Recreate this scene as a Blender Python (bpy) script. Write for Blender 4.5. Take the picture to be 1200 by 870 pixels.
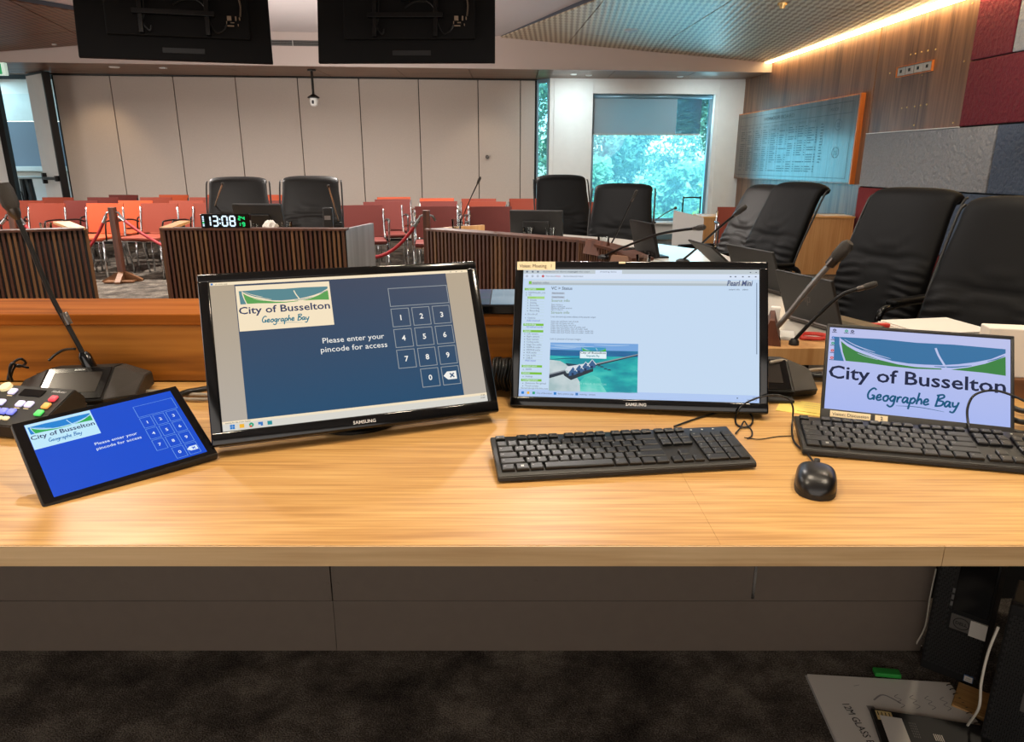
import bpy, bmesh, math, random
from mathutils import Vector, Matrix
random.seed(7)
PI = math.pi
R = math.radians
scn = bpy.context.scene
COL = scn.collection
for o in list(bpy.data.objects):
    bpy.data.objects.remove(o)

# ------------------------------------------------------------------ camera
CAM_H, PITCH, FPX = 1.24, R(16.4), 827.0
cd = bpy.data.cameras.new('camera')
cam = bpy.data.objects.new('camera', cd)
COL.objects.link(cam)
cd.sensor_fit = 'HORIZONTAL'
cd.sensor_width = 36
cd.lens = 36 * FPX / 1200
cd.clip_start = 0.02
cd.clip_end = 300
cam.location = (0, 0, CAM_H)
cam.rotation_euler = (PI / 2 - PITCH, 0, 0)
scn.camera = cam

# ------------------------------------------------------------------ world, lights, exposure
scn.view_settings.view_transform = 'Standard'
scn.view_settings.look = 'None'
scn.view_settings.exposure = 0.0
scn.view_settings.gamma = 1.0
scn.view_settings.use_curve_mapping = False
w = bpy.data.worlds.new('sky')
scn.world = w
w.use_nodes = True
wn = w.node_tree.nodes
sky = wn.new('ShaderNodeTexSky')
sky.sky_type = 'NISHITA'
sky.sun_disc = False
sky.sun_elevation = R(48)
sky.sun_rotation = R(160)
wn['Background'].inputs[1].default_value = 0.7
w.node_tree.links.new(sky.outputs[0], wn['Background'].inputs[0])


def light(name, kind, loc, energy, color, size=0.3, target=None, **kw):
    l = bpy.data.lights.new(name, kind)
    l.energy = energy
    l.color = color
    if kind == 'AREA':
        l.shape = kw.get('shape', 'DISK')
        l.size = size
        if 'size_y' in kw:
            l.size_y = kw['size_y']
        if 'spread' in kw:
            l.spread = kw['spread']
    if kind == 'SPOT':
        l.spot_size = kw.get('cone', R(70))
        l.spot_blend = 0.7
        l.shadow_soft_size = size
    if kind == 'SUN':
        l.angle = size
    o = bpy.data.objects.new(name, l)
    COL.objects.link(o)
    o.location = loc
    if target is not None:
        o.rotation_euler = (Vector(target) - Vector(loc)).to_track_quat('-Z', 'Y').to_euler()
    return o


WARM = (1.0, 0.84, 0.64)
SOFT = (1.0, 0.92, 0.85)
# sun on the garden (it comes over the building and only reaches the trees)
light('garden_sun', 'SUN', (0, 5, 20), 11.0, (1, 0.97, 0.9), R(0.6), (-4, 20, 0))
# daylight through the far window, the glass slot and the lobby
light('window_daylight', 'AREA', (2.36, 12.45, 1.35), 75, (0.42, 0.84, 1.0), 2.0, (1.2, 6, 0.9), shape='RECTANGLE', size_y=1.9)
light('lobby_daylight', 'AREA', (-9.6, 12.6, 2.6), 48, (0.5, 0.86, 1.0), 2.0, (-9.3, 12.6, 0))
# ceiling downlights of the chamber (their fittings are outside the frame)
for i, (x, y, e) in enumerate([(-0.95, 0.75, 23), (0.25, 1.45, 19), (1.15, 0.75, 23), (-2.2, 2.0, 18), (1.9, 2.8, 20),
                               (-2.6, 4.0, 60), (0.2, 4.2, 46), (3.0, 5.2, 90), (-1.0, 7.8, 175), (-4.6, 7.8, 190), (-6.2, 5.6, 110)]):
    light('downlight', 'AREA', (x, y, 2.88), e, WARM if y < 3 else SOFT, 0.16, (x, y, 0), spread=R(160))
# added soft fill lamps behind and to the left of the camera
light('rear_fill', 'AREA', (-0.5, -2.3, 1.5), 66, SOFT, 5.0, (0, 2.0, 0.7), shape='RECTANGLE', size_y=2.2)
light('side_fill', 'AREA', (-8.6, 4.0, 1.7), 210, SOFT, 6.0, (0, 8.0, 1.9), shape='RECTANGLE', size_y=2.0)
# soffit lamps washing the wall beside the window
for x in (1.0, 3.0):
    light('soffit_wash', 'AREA', (x, 11.3, 2.5), 11, (0.80, 0.97, 1.0), 0.3, (x, 12.1, 1.2), spread=R(140))
# added unseen lamps in mid-air that brighten the white ceiling
light('ceiling_fill', 'AREA', (-2.2, 8.2, 1.6), 46, SOFT, 2.5, (-2.0, 9.2, 2.95))
light('ceiling_fill', 'AREA', (3.0, 5.0, 1.9), 40, SOFT, 2.0, (2.6, 6.0, 2.95))

# ------------------------------------------------------------------ helpers


def lin(c):
    return tuple((v / 255 / 12.92) if v / 255 <= 0.04045 else ((v / 255 + 0.055) / 1.055) ** 2.4 for v in c)


def ray(x, y):
    u = (x - 600) / FPX
    v = (y - 435) / FPX
    return Vector((u, math.cos(PITCH) - v * math.sin(PITCH), -math.sin(PITCH) - v * math.cos(PITCH)))


EYE = Vector((0, 0, CAM_H))


def atY(x, y, Y):
    r = ray(x, y)
    return EYE + r * (Y / r.y)


def atZ(x, y, Z):
    r = ray(x, y)
    return EYE + r * ((Z - CAM_H) / r.z)


def atW(x, y):   # on the right wall
    r = ray(x, y)
    n = Vector((1, .0661, 0))
    return EYE + r * (n.dot(Vector((3.78, 11.8, 1)) - EYE) / n.dot(r))


def new_mat(name):
    m = bpy.data.materials.new(name)
    m.use_nodes = True
    return m, m.node_tree.nodes, m.node_tree.links, m.node_tree.nodes['Principled BSDF']


def mat(name, rgb, rough=0.5, metal=0.0, var=0.0, scale=20.0, bump=0.0, bscale=None, stretch=(1, 1, 1), emit=None, es=1.0, coat=0.0, spec=None, bdist=0.01):
    m, n, l, b = new_mat(name)
    c = lin(rgb)
    b.inputs['Base Color'].default_value = (*c, 1)
    b.inputs['Roughness'].default_value = rough
    b.inputs['Metallic'].default_value = metal
    if coat:
        b.inputs['Coat Weight'].default_value = coat
    if spec is not None:
        b.inputs['Specular IOR Level'].default_value = spec
    if emit:
        b.inputs['Emission Color'].default_value = (*lin(emit), 1)
        b.inputs['Emission Strength'].default_value = es
    tc = n.new('ShaderNodeTexCoord')
    mp = n.new('ShaderNodeMapping')
    mp.inputs['Scale'].default_value = stretch
    l.new(tc.outputs['Object'], mp.inputs[0])
    if var > 0:
        t = n.new('ShaderNodeTexNoise')
        t.inputs['Scale'].default_value = scale
        t.inputs['Detail'].default_value = 5
        l.new(mp.outputs[0], t.inputs[0])
        r = n.new('ShaderNodeValToRGB')
        r.color_ramp.elements[0].position = 0.3
        r.color_ramp.elements[1].position = 0.7
        r.color_ramp.elements[0].color = (*[v * (1 - var) for v in c], 1)
        r.color_ramp.elements[1].color = (*[min(1, v * (1 + var)) for v in c], 1)
        l.new(t.outputs[0], r.inputs[0])
        l.new(r.outputs[0], b.inputs['Base Color'])
    if bump > 0:
        t = n.new('ShaderNodeTexNoise')
        t.inputs['Scale'].default_value = bscale or scale
        t.inputs['Detail'].default_value = 4
        l.new(mp.outputs[0], t.inputs[0])
        bp = n.new('ShaderNodeBump')
        bp.inputs['Strength'].default_value = bump
        bp.inputs['Distance'].default_value = bdist
        l.new(t.outputs[0], bp.inputs['Height'])
        l.new(bp.outputs[0], b.inputs['Normal'])
    return m


def wood(name, dark, mid, light_, axis='X', freq=6.0, rough=0.45, fine=60.0, coat=0.0, mixf=0.45, spec=0.5, ramp=(0.36, 0.66)):
    m, n, l, b = new_mat(name)
    tc = n.new('ShaderNodeTexCoord')
    mp = n.new('ShaderNodeMapping')
    s = {'X': (0.12, 1, 1), 'Y': (1, 0.12, 1), 'Z': (1, 1, 0.09)}[axis]
    mp.inputs['Scale'].default_value = s
    l.new(tc.outputs['Object'], mp.inputs[0])
    t1 = n.new('ShaderNodeTexNoise')
    t1.inputs['Scale'].default_value = freq
    t1.inputs['Detail'].default_value = 6
    t1.inputs['Distortion'].default_value = 1.2
    l.new(mp.outputs[0], t1.inputs[0])
    mp2 = n.new('ShaderNodeMapping')
    mp2.inputs['Scale'].default_value = {'X': (0.03, 1, 1), 'Y': (1, 0.03, 1), 'Z': (1, 1, 0.03)}[axis]
    l.new(tc.outputs['Object'], mp2.inputs[0])
    t2 = n.new('ShaderNodeTexNoise')
    t2.inputs['Scale'].default_value = fine
    t2.inputs['Detail'].default_value = 3
    l.new(mp2.outputs[0], t2.inputs[0])
    mx = n.new('ShaderNodeMix')
    mx.inputs['Factor'].default_value = mixf
    l.new(t1.outputs[0], mx.inputs['A'])
    l.new(t2.outputs[0], mx.inputs['B'])
    r = n.new('ShaderNodeValToRGB')
    e = r.color_ramp.elements
    e[0].position = ramp[0]
    e[0].color = (*lin(dark), 1)
    e[1].position = ramp[1]
    e[1].color = (*lin(light_), 1)
    k = e.new(0.5)
    k.color = (*lin(mid), 1)
    l.new(mx.outputs['Result'], r.inputs[0])
    l.new(r.outputs[0], b.inputs['Base Color'])
    b.inputs['Roughness'].default_value = rough
    b.inputs['Specular IOR Level'].default_value = spec
    if coat:
        b.inputs['Coat Weight'].default_value = coat
        b.inputs['Coat Roughness'].default_value = 0.12
    bp = n.new('ShaderNodeBump')
    bp.inputs['Strength'].default_value = 0.08
    bp.inputs['Distance'].default_value = 0.003
    l.new(t2.outputs[0], bp.inputs['Height'])
    l.new(bp.outputs[0], b.inputs['Normal'])
    return m


def screen(name, rgb, k=1.0):
    """a lit screen pixel colour"""
    m, n, l, b = new_mat(name)
    b.inputs['Base Color'].default_value = (0.006, 0.006, 0.007, 1)
    b.inputs['Roughness'].default_value = 0.35
    b.inputs['Specular IOR Level'].default_value = 0.1
    b.inputs['Emission Color'].default_value = (*lin(rgb), 1)
    b.inputs['Emission Strength'].default_value = k
    return m


def obj(name, bm, mats, parent=None, loc=None, rz=None, smooth=False, kind=None, recalc=True):
    me = bpy.data.meshes.new(name)
    if isinstance(bm, bmesh.types.BMesh):
        if recalc:
            bmesh.ops.recalc_face_normals(bm, faces=bm.faces)
        bm.to_mesh(me)
        bm.free()
    else:
        me = bm
    if not isinstance(mats, (list, tuple)):
        mats = [mats]
    if len(me.materials) == 0:
        for m in mats:
            me.materials.append(m)
    if smooth:
        me.polygons.foreach_set('use_smooth', [True] * len(me.polygons))
        if smooth == 'auto':
            me.set_sharp_from_angle(angle=R(40))
    o = bpy.data.objects.new(name, me)
    COL.objects.link(o)
    if parent:
        o.parent = parent
    if loc is not None:
        o.location = loc
    if rz is not None:
        o.rotation_euler = (0, 0, rz)
    if kind:
        o['kind'] = kind
    return o


def thing(name, label, cat, loc=(0, 0, 0), rz=0.0, group=None):
    o = bpy.data.objects.new(name, None)
    o.empty_display_size = 0.05
    COL.objects.link(o)
    o.location = loc
    o.rotation_euler = (0, 0, rz)
    return tag(o, label, cat, group)


def tag(o, label, cat, group=None):
    o['label'] = label
    o['category'] = cat
    if group:
        o['group'] = group
    return o


def copy_tree(o, parent=None):
    c = o.copy()
    COL.objects.link(c)
    if parent:
        c.parent = parent
    for ch in list(o.children):
        copy_tree(ch, c)
    return c


def B():
    return bmesh.new()


def box(bm, c, s, bev=0.0, M=None, mi=0, seg=2):
    """box centre c size s"""
    T = Matrix.Translation(c) @ Matrix.Diagonal((*s, 1))
    if M is not None:
        T = M @ T
    g = bmesh.ops.create_cube(bm, size=1.0, matrix=T)
    fs = set()
    for v in g['verts']:
        for f in v.link_faces:
            fs.add(f)
    for f in fs:
        f.material_index = mi
    if bev > 0:
        es = set(e for f in fs for e in f.edges)
        r = bmesh.ops.bevel(bm, geom=list(es), offset=bev, segments=seg, affect='EDGES', profile=0.5)
        for f in r['faces']:
            f.material_index = mi
    return bm


def bx(x0, x1, y0, y1, z0, z1, bev=0.0, bm=None, mi=0):
    bm = bm or B()
    return box(bm, ((x0 + x1) / 2, (y0 + y1) / 2, (z0 + z1) / 2), (abs(x1 - x0), abs(y1 - y0), abs(z1 - z0)), bev, None, mi)


def catmull(pts, n=6):
    P = [Vector(p) for p in pts]
    if len(P) < 3:
        return P
    out = []
    for i in range(len(P) - 1):
        p0 = P[max(i - 1, 0)]
        p1 = P[i]
        p2 = P[i + 1]
        p3 = P[min(i + 2, len(P) - 1)]
        for k in range(n):
            t = k / n
            out.append(0.5 * ((2 * p1) + (p2 - p0) * t + (2 * p0 - 5 * p1 + 4 * p2 - p3) * t * t + (3 * p1 - p0 - 3 * p2 + p3) * t ** 3))
    out.append(P[-1])
    return out


def tube(bm, pts, r, seg=8, mi=0, cap=True):
    P = [Vector(p) for p in pts]
    rs = r if isinstance(r, (list, tuple)) else [r] * len(P)
    rings = []
    up = None
    for i, p in enumerate(P):
        t = (P[min(i + 1, len(P) - 1)] - P[max(i - 1, 0)]).normalized()
        if up is None:
            up = Vector((0, 0, 1)) if abs(t.z) < 0.9 else Vector((0, 1, 0))
        a = t.cross(up)
        if a.length < 1e-5:
            a = t.cross(Vector((1, 0, 0)))
        a.normalize()
        up = a.cross(t).normalized()
        rings.append([bm.verts.new(p + (a * math.cos(2 * PI * k / seg) + up * math.sin(2 * PI * k / seg)) * rs[i]) for k in range(seg)])
    for i in range(len(rings) - 1):
        for k in range(seg):
            f = bm.faces.new((rings[i][k], rings[i][(k + 1) % seg], rings[i + 1][(k + 1) % seg], rings[i + 1][k]))
            f.material_index = mi
    if cap:
        for q in (rings[0][::-1], rings[-1]):
            f = bm.faces.new(q)
            f.material_index = mi
    return bm


def lathe(bm, prof, seg=20, c=(0, 0, 0), mi=0, M=None):
    rings = []
    c = Vector(c)
    for r, z in prof:
        rings.append([bm.verts.new((M @ (c + Vector((r * math.cos(2 * PI * k / seg), r * math.sin(2 * PI * k / seg), z)))) if M else (c + Vector((r * math.cos(2 * PI * k / seg), r * math.sin(2 * PI * k / seg), z)))) for k in range(seg)])
    for i in range(len(rings) - 1):
        for k in range(seg):
            f = bm.faces.new((rings[i][k], rings[i][(k + 1) % seg], rings[i + 1][(k + 1) % seg], rings[i + 1][k]))
            f.material_index = mi
    for q in (rings[0][::-1], rings[-1]):
        f = bm.faces.new(q)
        f.material_index = mi
    return bm


def prism(bm, poly, z0, z1, mi=0, M=None):
    """poly: list of (x,y) extruded z0..z1"""
    T = M or Matrix.Identity(4)
    lo = [bm.verts.new(T @ Vector((p[0], p[1], z0))) for p in poly]
    hi = [bm.verts.new(T @ Vector((p[0], p[1], z1))) for p in poly]
    n = len(poly)
    fs = [bm.faces.new(lo[::-1]), bm.faces.new(hi)]
    for i in range(n):
        fs.append(bm.faces.new((lo[i], lo[(i + 1) % n], hi[(i + 1) % n], hi[i])))
    for f in fs:
        f.material_index = mi
    return bm


def slab(bm, quad, nrm, th, mi=0):
    """quad of 3D points thickened by th along -nrm"""
    nrm = Vector(nrm).normalized()
    a = [bm.verts.new(Vector(p)) for p in quad]
    b = [bm.verts.new(Vector(p) - nrm * th) for p in quad]
    n = len(a)
    fs = [bm.faces.new(a), bm.faces.new(b[::-1])]
    for i in range(n):
        fs.append(bm.faces.new((a[i], b[i], b[(i + 1) % n], a[(i + 1) % n])))
    for f in fs:
        f.material_index = mi
    return bm


def frame_m(origin, xdir, zdir=(0, 0, 1)):
    """matrix whose local x runs along xdir, local z along zdir; local -y faces the viewer side"""
    x = Vector(xdir).normalized()
    z = Vector(zdir).normalized()
    y = z.cross(x).normalized()
    z = x.cross(y).normalized()
    m = Matrix((x, y, z)).transposed().to_4x4()
    m.translation = Vector(origin)
    return m


# ---- flat print / screen pictures: 2D polygons stacked in thin layers
TEXTCACHE = {}


def text_mesh(s, bold=0.0, shear=0.0):
    key = (s, bold, shear)
    if key in TEXTCACHE:
        return TEXTCACHE[key]
    cu = bpy.data.curves.new('t', 'FONT')
    cu.body = s
    cu.resolution_u = 2
    cu.offset = bold
    cu.shear = shear
    ob = bpy.data.objects.new('t', cu)
    me = bpy.data.meshes.new_from_object(ob)
    vs = [(v.co.x, v.co.y) for v in me.vertices]
    fs = [tuple(p.vertices) for p in me.polygons]
    bpy.data.objects.remove(ob)
    bpy.data.curves.remove(cu)
    bpy.data.meshes.remove(me)
    TEXTCACHE[key] = (vs, fs)
    return vs, fs


SCRIPT = {
    'G': (.62, [[(.55, .85), (.35, .98), (.12, .75), (.04, .4), (.15, .1), (.35, .1), (.5, .35), (.3, .4)], [(.5, .35), (.5, .02)]]),
    'e': (.46, [[(.05, .22), (.3, .3), (.28, .48), (.13, .45), (.05, .2), (.18, .03), (.42, .14)]]),
    'o': (.46, [[(.22, .48), (.05, .3), (.12, .05), (.3, .05), (.38, .3), (.22, .48), (.42, .42)]]),
    'g': (.46, [[(.36, .42), (.2, .48), (.05, .25), (.2, .05), (.36, .3), (.38, .46), (.34, -.2), (.15, -.4), (-.08, -.25)]]),
    'r': (.40, [[(.08, .46), (.1, 0)], [(.1, .25), (.2, .45), (.36, .42)]]),
    'a': (.48, [[(.36, .42), (.15, .46), (.04, .2), (.15, .03), (.34, .28), (.36, .46), (.37, .06), (.48, .1)]]),
    'p': (.46, [[(.1, .48), (.04, -.45)], [(.09, .3), (.25, .48), (.4, .3), (.25, .05), (.08, .12)]]),
    'h': (.46, [[(.12, .95), (.06, 0)], [(.07, .25), (.25, .46), (.35, .3), (.38, .02)]]),
    'B': (.58, [[(.14, .9), (.06, 0)], [(.0, .85), (.4, .95), (.48, .75), (.12, .5), (.5, .4), (.42, .1), (.0, .0)]]),
    'y': (.5, [[(.05, .46), (.12, .1), (.36, .18)], [(.44, .48), (.36, .1), (.2, -.35), (-.05, -.3)]]),
    ' ': (.35, []),
}


class Flat:
    """collects coloured polygons lying on a plane; local plane x right, y up, normal out"""

    def __init__(self, M, step=0.00012):
        self.M = M
        self.step = step
        self.v = []
        self.f = []
        self.mi = []
        self.mats = []

    def m(self, mat_):
        if mat_ not in self.mats:
            self.mats.append(mat_)
        return self.mats.index(mat_)

    def put(self, vs, fs, mat_, layer):
        b = len(self.v)
        k = self.m(mat_)
        for x, y in vs:
            self.v.append(self.M @ Vector((x, y, self.step * (layer + 1))))
        for f in fs:
            self.f.append([b + i for i in f])
            self.mi.append(k)

    def poly(self, pts, mat_, layer=1):
        self.put(pts, [tuple(range(len(pts)))], mat_, layer)

    def rect(self, x0, y0, x1, y1, mat_, layer=1):
        self.poly([(x0, y0), (x1, y0), (x1, y1), (x0, y1)], mat_, layer)

    def outline(self, x0, y0, x1, y1, t, mat_, layer=2):
        self.rect(x0, y0, x1, y0 + t, mat_, layer)
        self.rect(x0, y1 - t, x1, y1, mat_, layer)
        self.rect(x0, y0, x0 + t, y1, mat_, layer)
        self.rect(x1 - t, y0, x1, y1, mat_, layer)

    def text(self, s, x, y, h, mat_, layer=3, align='l', width=None, bold=0.0, shear=0.0, rot=0.0):
        """h = cap height"""
        vs, fs = text_mesh(s, bold, shear)
        if not vs:
            return
        x0 = min(a for a, _ in vs)
        x1 = max(a for a, _ in vs)
        k = h / 0.70
        kx = k if width is None else width / (x1 - x0)
        off = {'l': -x0 * kx, 'c': -(x0 + x1) / 2 * kx, 'r': -x1 * kx}[align]
        ca, sa = math.cos(rot), math.sin(rot)
        out = []
        for a, b_ in vs:
            px, py = a * kx + off, b_ * k
            out.append((x + px * ca - py * sa, y + px * sa + py * ca))
        self.put(out, fs, mat_, layer)

    def stroke(self, pts, wd, mat_, layer=3, sm=True, taper=False):
        P = catmull([(a, b_, 0) for a, b_ in pts], 5) if sm else [Vector((a, b_, 0)) for a, b_ in pts]
        vs = []
        n = len(P)
        for i, p in enumerate(P):
            t = (P[min(i + 1, n - 1)] - P[max(i - 1, 0)])
            t = t.normalized() if t.length > 0 else Vector((1, 0, 0))
            q = wd / 2
            if taper:
                q *= 0.35 + 0.65 * math.sin(PI * min(1, max(0, i / (n - 1))))
            vs.append((p.x - t.y * q, p.y + t.x * q))
            vs.append((p.x + t.y * q, p.y - t.x * q))
        fs = [(2 * i, 2 * i + 1, 2 * i + 3, 2 * i + 2) for i in range(n - 1)]
        self.put(vs, fs, mat_, layer)

    def script(self, s, x, y, h, width, mat_, wd, layer=3, slant=0.15, rot=0.0):
        tot = sum(SCRIPT[c][0] for c in s)
        kx = width / tot
        cx = 0
        for c in s:
            adv, st = SCRIPT[c]
            for q in st:
                pts = []
                for a, b_ in q:
                    px = (cx + a + b_ * slant) * kx
                    py = b_ * h
                    pts.append((x + px * math.cos(rot) - py * math.sin(rot), y + px * math.sin(rot) + py * math.cos(rot)))
                self.stroke(pts, wd, mat_, layer)
            cx += adv

    def build(self, name, parent=None, loc=None):
        me = bpy.data.meshes.new(name)
        me.from_pydata([tuple(v) for v in self.v], [], self.f)
        for m in self.mats:
            me.materials.append(m)
        me.polygons.foreach_set('material_index', self.mi)
        o = bpy.data.objects.new(name, me)
        COL.objects.link(o)
        if parent:
            o.parent = parent
        if loc is not None:
            o.location = loc
        return o


def logo(F, x, y, w_, h_, pal, L=2, bg=None, text=True):
    """council logo: x,y = lower left; bg optional panel"""
    sky_, green, white, ink, teal = pal
    if bg:
        F.rect(x, y, x + w_, y + h_, bg, L)

    def q(pts):
        return [(x + a * w_, y + (1 - b) * h_) for a, b in pts]
    curve = [(.068, .135), (.11, .19), (.16, .235), (.215, .275), (.30, .325), (.37, .36), (.46, .375), (.55, .372), (.64, .362), (.73, .335), (.82, .295), (.90, .245), (.975, .165)]
    # sky: left block and the sweep above the curve
    F.poly(q([(.03, .115), (.06, .115), (.062, .2), (.075, .3), (.095, .41), (.035, .41)]), sky_, L + 1)
    top = [(.06, .115), (.3, .105), (.5, .118), (.7, .108), (.975, .118)]
    F.poly(q(curve[::-1] + top), sky_, L + 1)
    F.poly(q([(.07, .165), (.11, .225), (.16, .275), (.215, .31), (.30, .36), (.40, .395), (.5, .41), (.64, .402), (.64, .415), (.5, .43), (.36, .425), (.22, .408), (.105, .405), (.085, .3)]), green, L + 1)
    F.poly(q([(.69, .405), (.78, .365), (.87, .305), (.975, .205), (.976, .425), (.86, .41)]), green, L + 1)
    F.stroke(q([(.605, .165), (.622, .25), (.65, .345), (.665, .395)]), .012 * w_, white, L + 2)
    F.stroke(q([(.09, .14), (.15, .2), (.21, .24), (.27, .27)]), .006 * w_, white, L + 2, taper=True)
    F.stroke(q([(.2, .255), (.28, .3), (.36, .335)]), .005 * w_, white, L + 2, taper=True)
    F.stroke(q([(.17, .3), (.23, .335), (.29, .36)]), .004 * w_, white, L + 2, taper=True)
    F.stroke(q([(.6, .385), (.7, .375), (.8, .34)]), .008 * w_, sky_, L + 2, taper=True)
    F.stroke(q([(.88, .275), (.93, .24), (.97, .195)]), .006 * w_, sky_, L + 2, taper=True)
    if text:
        F.text('City of Busselton', x + .012 * w_, y + (1 - .625) * h_, .155 * h_, ink, L + 2, width=.965 * w_, bold=0.016)
        F.script('Geographe Bay', x + .235 * w_, y + (1 - .845) * h_, .145 * h_, .5 * w_, teal, .011 * w_, L + 2)
        F.stroke(q([(.40, .885), (.52, .875), (.66, .90)]), .004 * w_, teal, L + 2, taper=True)


# ------------------------------------------------------------------ materials
M = {}
M['oak'] = wood('oak_laminate', (172, 126, 70), (196, 150, 88), (210, 168, 106), 'X', 16, 0.4, 150, mixf=.66, ramp=(.36, .64))
M['oak_edge'] = wood('oak_edge_band', (190, 154, 108), (206, 172, 126), (218, 186, 142), 'X', 14, 0.5, 120)
M['oak_v'] = wood('oak_upright', (170, 122, 72), (190, 144, 92), (204, 160, 108), 'Z', 6, 0.45, 60)
M['jarrah'] = wood('red_hardwood', (108, 62, 16), (158, 98, 32), (184, 122, 48), 'X', 9, 0.5, 40, spec=.25)
M['jarrah_top'] = wood('red_hardwood_top', (120, 64, 20), (150, 86, 34), (168, 102, 46), 'X', 9, 0.7, 40, spec=.02)
M['slat'] = wood('slat_timber', (62, 37, 20), (86, 53, 30), (106, 68, 40), 'Z', 8, 0.5, 40)
M['slat_red'] = wood('slat_timber_red', (56, 29, 17), (76, 41, 24), (92, 52, 32), 'Z', 8, 0.5, 40)
M['slat_pale'] = wood('slat_timber_pale', (86, 56, 30), (108, 72, 42), (126, 88, 54), 'Z', 8, 0.5, 40)
M['black_back'] = mat('black_backing', (12, 10, 9), 0.8)
M['veneer'] = wood('walnut_veneer', (84, 56, 38), (116, 80, 56), (140, 100, 72), 'Z', 7, 0.42, 34)
M['board_veneer'] = wood('honour_board_veneer', (80, 68, 60), (98, 84, 74), (112, 98, 88), 'Z', 6, 0.3, 40, coat=0.15)
M['orange_wood'] = wood('orange_edge_wood', (176, 92, 30), (200, 112, 44), (216, 130, 60), 'Z', 8, 0.4, 40)
M['soffit'] = wood('soffit_timber', (96, 66, 46), (120, 86, 62), (138, 102, 76), 'X', 5, 0.4, 30)
M['panel'] = mat('grey_beige_panel', (186, 174, 164), 0.75, var=0.03, scale=60, bump=0.05, bscale=300)
M['white_wall'] = mat('white_paint', (224, 224, 221), 0.7, var=0.02, scale=8)
M['ceil'] = mat('white_ceiling', (196, 190, 190), 0.8)
M['bulk'] = mat('bulkhead_paint', (190, 176, 170), 0.75)
M['black'] = mat('black_plastic', (14, 14, 14), 0.42, bump=0.05, bscale=900)
M['black_gloss'] = mat('gloss_black', (9, 9, 10), 0.12)
M['black_soft'] = mat('soft_black', (20, 19, 18), 0.55)
M['black_metal'] = mat('black_metal', (16, 15, 15), 0.35, metal=0.4)
M['charcoal'] = mat('charcoal_grille', (46, 42, 38), 0.5, bump=0.5, bscale=900)
M['leather'] = mat('black_leather', (4, 4, 5), 0.58, bump=0.12, bscale=420, spec=0.16)
M['leather_b'] = mat('brown_black_leather', (16, 13, 11), 0.48, bump=0.12, bscale=420, spec=0.3)
M['chrome'] = mat('chrome', (196, 200, 204), 0.16, metal=1.0)
M['steel'] = mat('brushed_steel', (150, 150, 150), 0.34, metal=1.0, var=0.1, scale=60, stretch=(1, 1, 0.05))
M['gun'] = mat('gunmetal', (96, 90, 86), 0.3, metal=0.9)
M['alu'] = mat('window_aluminium', (120, 150, 165), 0.35, metal=0.5)
M['orange'] = mat('orange_seat', (168, 66, 24), 0.65, bump=0.06, bscale=300)
M['brick'] = mat('brick_red_seat', (126, 46, 22), 0.65, bump=0.06, bscale=300)
M['darkred'] = mat('dark_red_seat', (94, 28, 19), 0.65, bump=0.06, bscale=300)
M['rope'] = mat('red_rope', (150, 14, 24), 0.6, bump=0.4, bscale=200)
M['post'] = wood('post_timber', (60, 32, 22), (84, 46, 30), (104, 60, 40), 'Z', 8, 0.5, 40)
M['post_foot'] = wood('post_foot_timber', (84, 52, 28), (106, 68, 38), (124, 82, 50), 'X', 8, 0.5, 40)
M['burg'] = mat('burgundy_felt', (104, 24, 40), 0.95, var=0.12, scale=90, bump=1.0, bscale=26, bdist=.03)
M['lgrey'] = mat('light_grey_felt', (146, 148, 152), 0.95, var=0.08, scale=60, bump=1.0, bscale=24, bdist=.03)
M['slate'] = mat('slate_felt', (80, 92, 112), 0.95, var=0.1, scale=90, bump=1.0, bscale=26, bdist=.03)
M['redfelt'] = mat('red_felt', (128, 36, 36), 0.95, var=0.1, scale=90, bump=0.8, bscale=36)
M['paper'] = mat('white_paper', (220, 214, 204), 0.8)
M['label'] = mat('label_tape', (232, 214, 176), 0.6)
M['silver_paint'] = mat('silver_stem', (128, 124, 122), .32, metal=.5)
M['tan_paint'] = mat('tan_metal', (176, 148, 122), .4)
M['ink'] = mat('black_ink', (24, 22, 22), 0.7)
M['greyink'] = mat('grey_ink', (110, 108, 106), 0.7)
M['yellow'] = mat('yellow_sticky', (232, 206, 104), 0.8)
M['white_pl'] = mat('white_plastic', (225, 225, 222), 0.4)
M['greycable'] = mat('grey_cable', (150, 140, 126), 0.5)
M['whitecable'] = mat('white_cable', (220, 214, 200), 0.5)
M['modesty'] = mat('taupe_laminate', (112, 100, 90), 0.45, var=0.03, scale=30)
M['mesh_black'] = mat('tower_mesh', (34, 33, 32), 0.5)
M['green'] = mat('green_plastic', (30, 140, 50), 0.5)
M['redrub'] = mat('red_plastic', (190, 50, 40), 0.5)
M['table_top'] = mat('pale_table_top', (205, 200, 192), 0.22, var=0.02)
M['grey_board'] = mat('grey_board', (170, 168, 164), 0.6)
M['marble'] = mat('marble', (200, 210, 210), 0.3, var=0.12, scale=2.5)
M['lobby_grey'] = mat('lobby_grey_blue', (96, 112, 128), 0.5)
M['lens'] = mat('camera_lens', (60, 60, 64), 0.1)
M['brass'] = mat('brass', (190, 160, 110), 0.3, metal=1.0)
M['amber'] = mat('beige_tag', (216, 190, 130), 0.7)
M['bark'] = mat('bark', (84, 66, 52), 0.9, bump=0.8, bscale=30)


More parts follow.
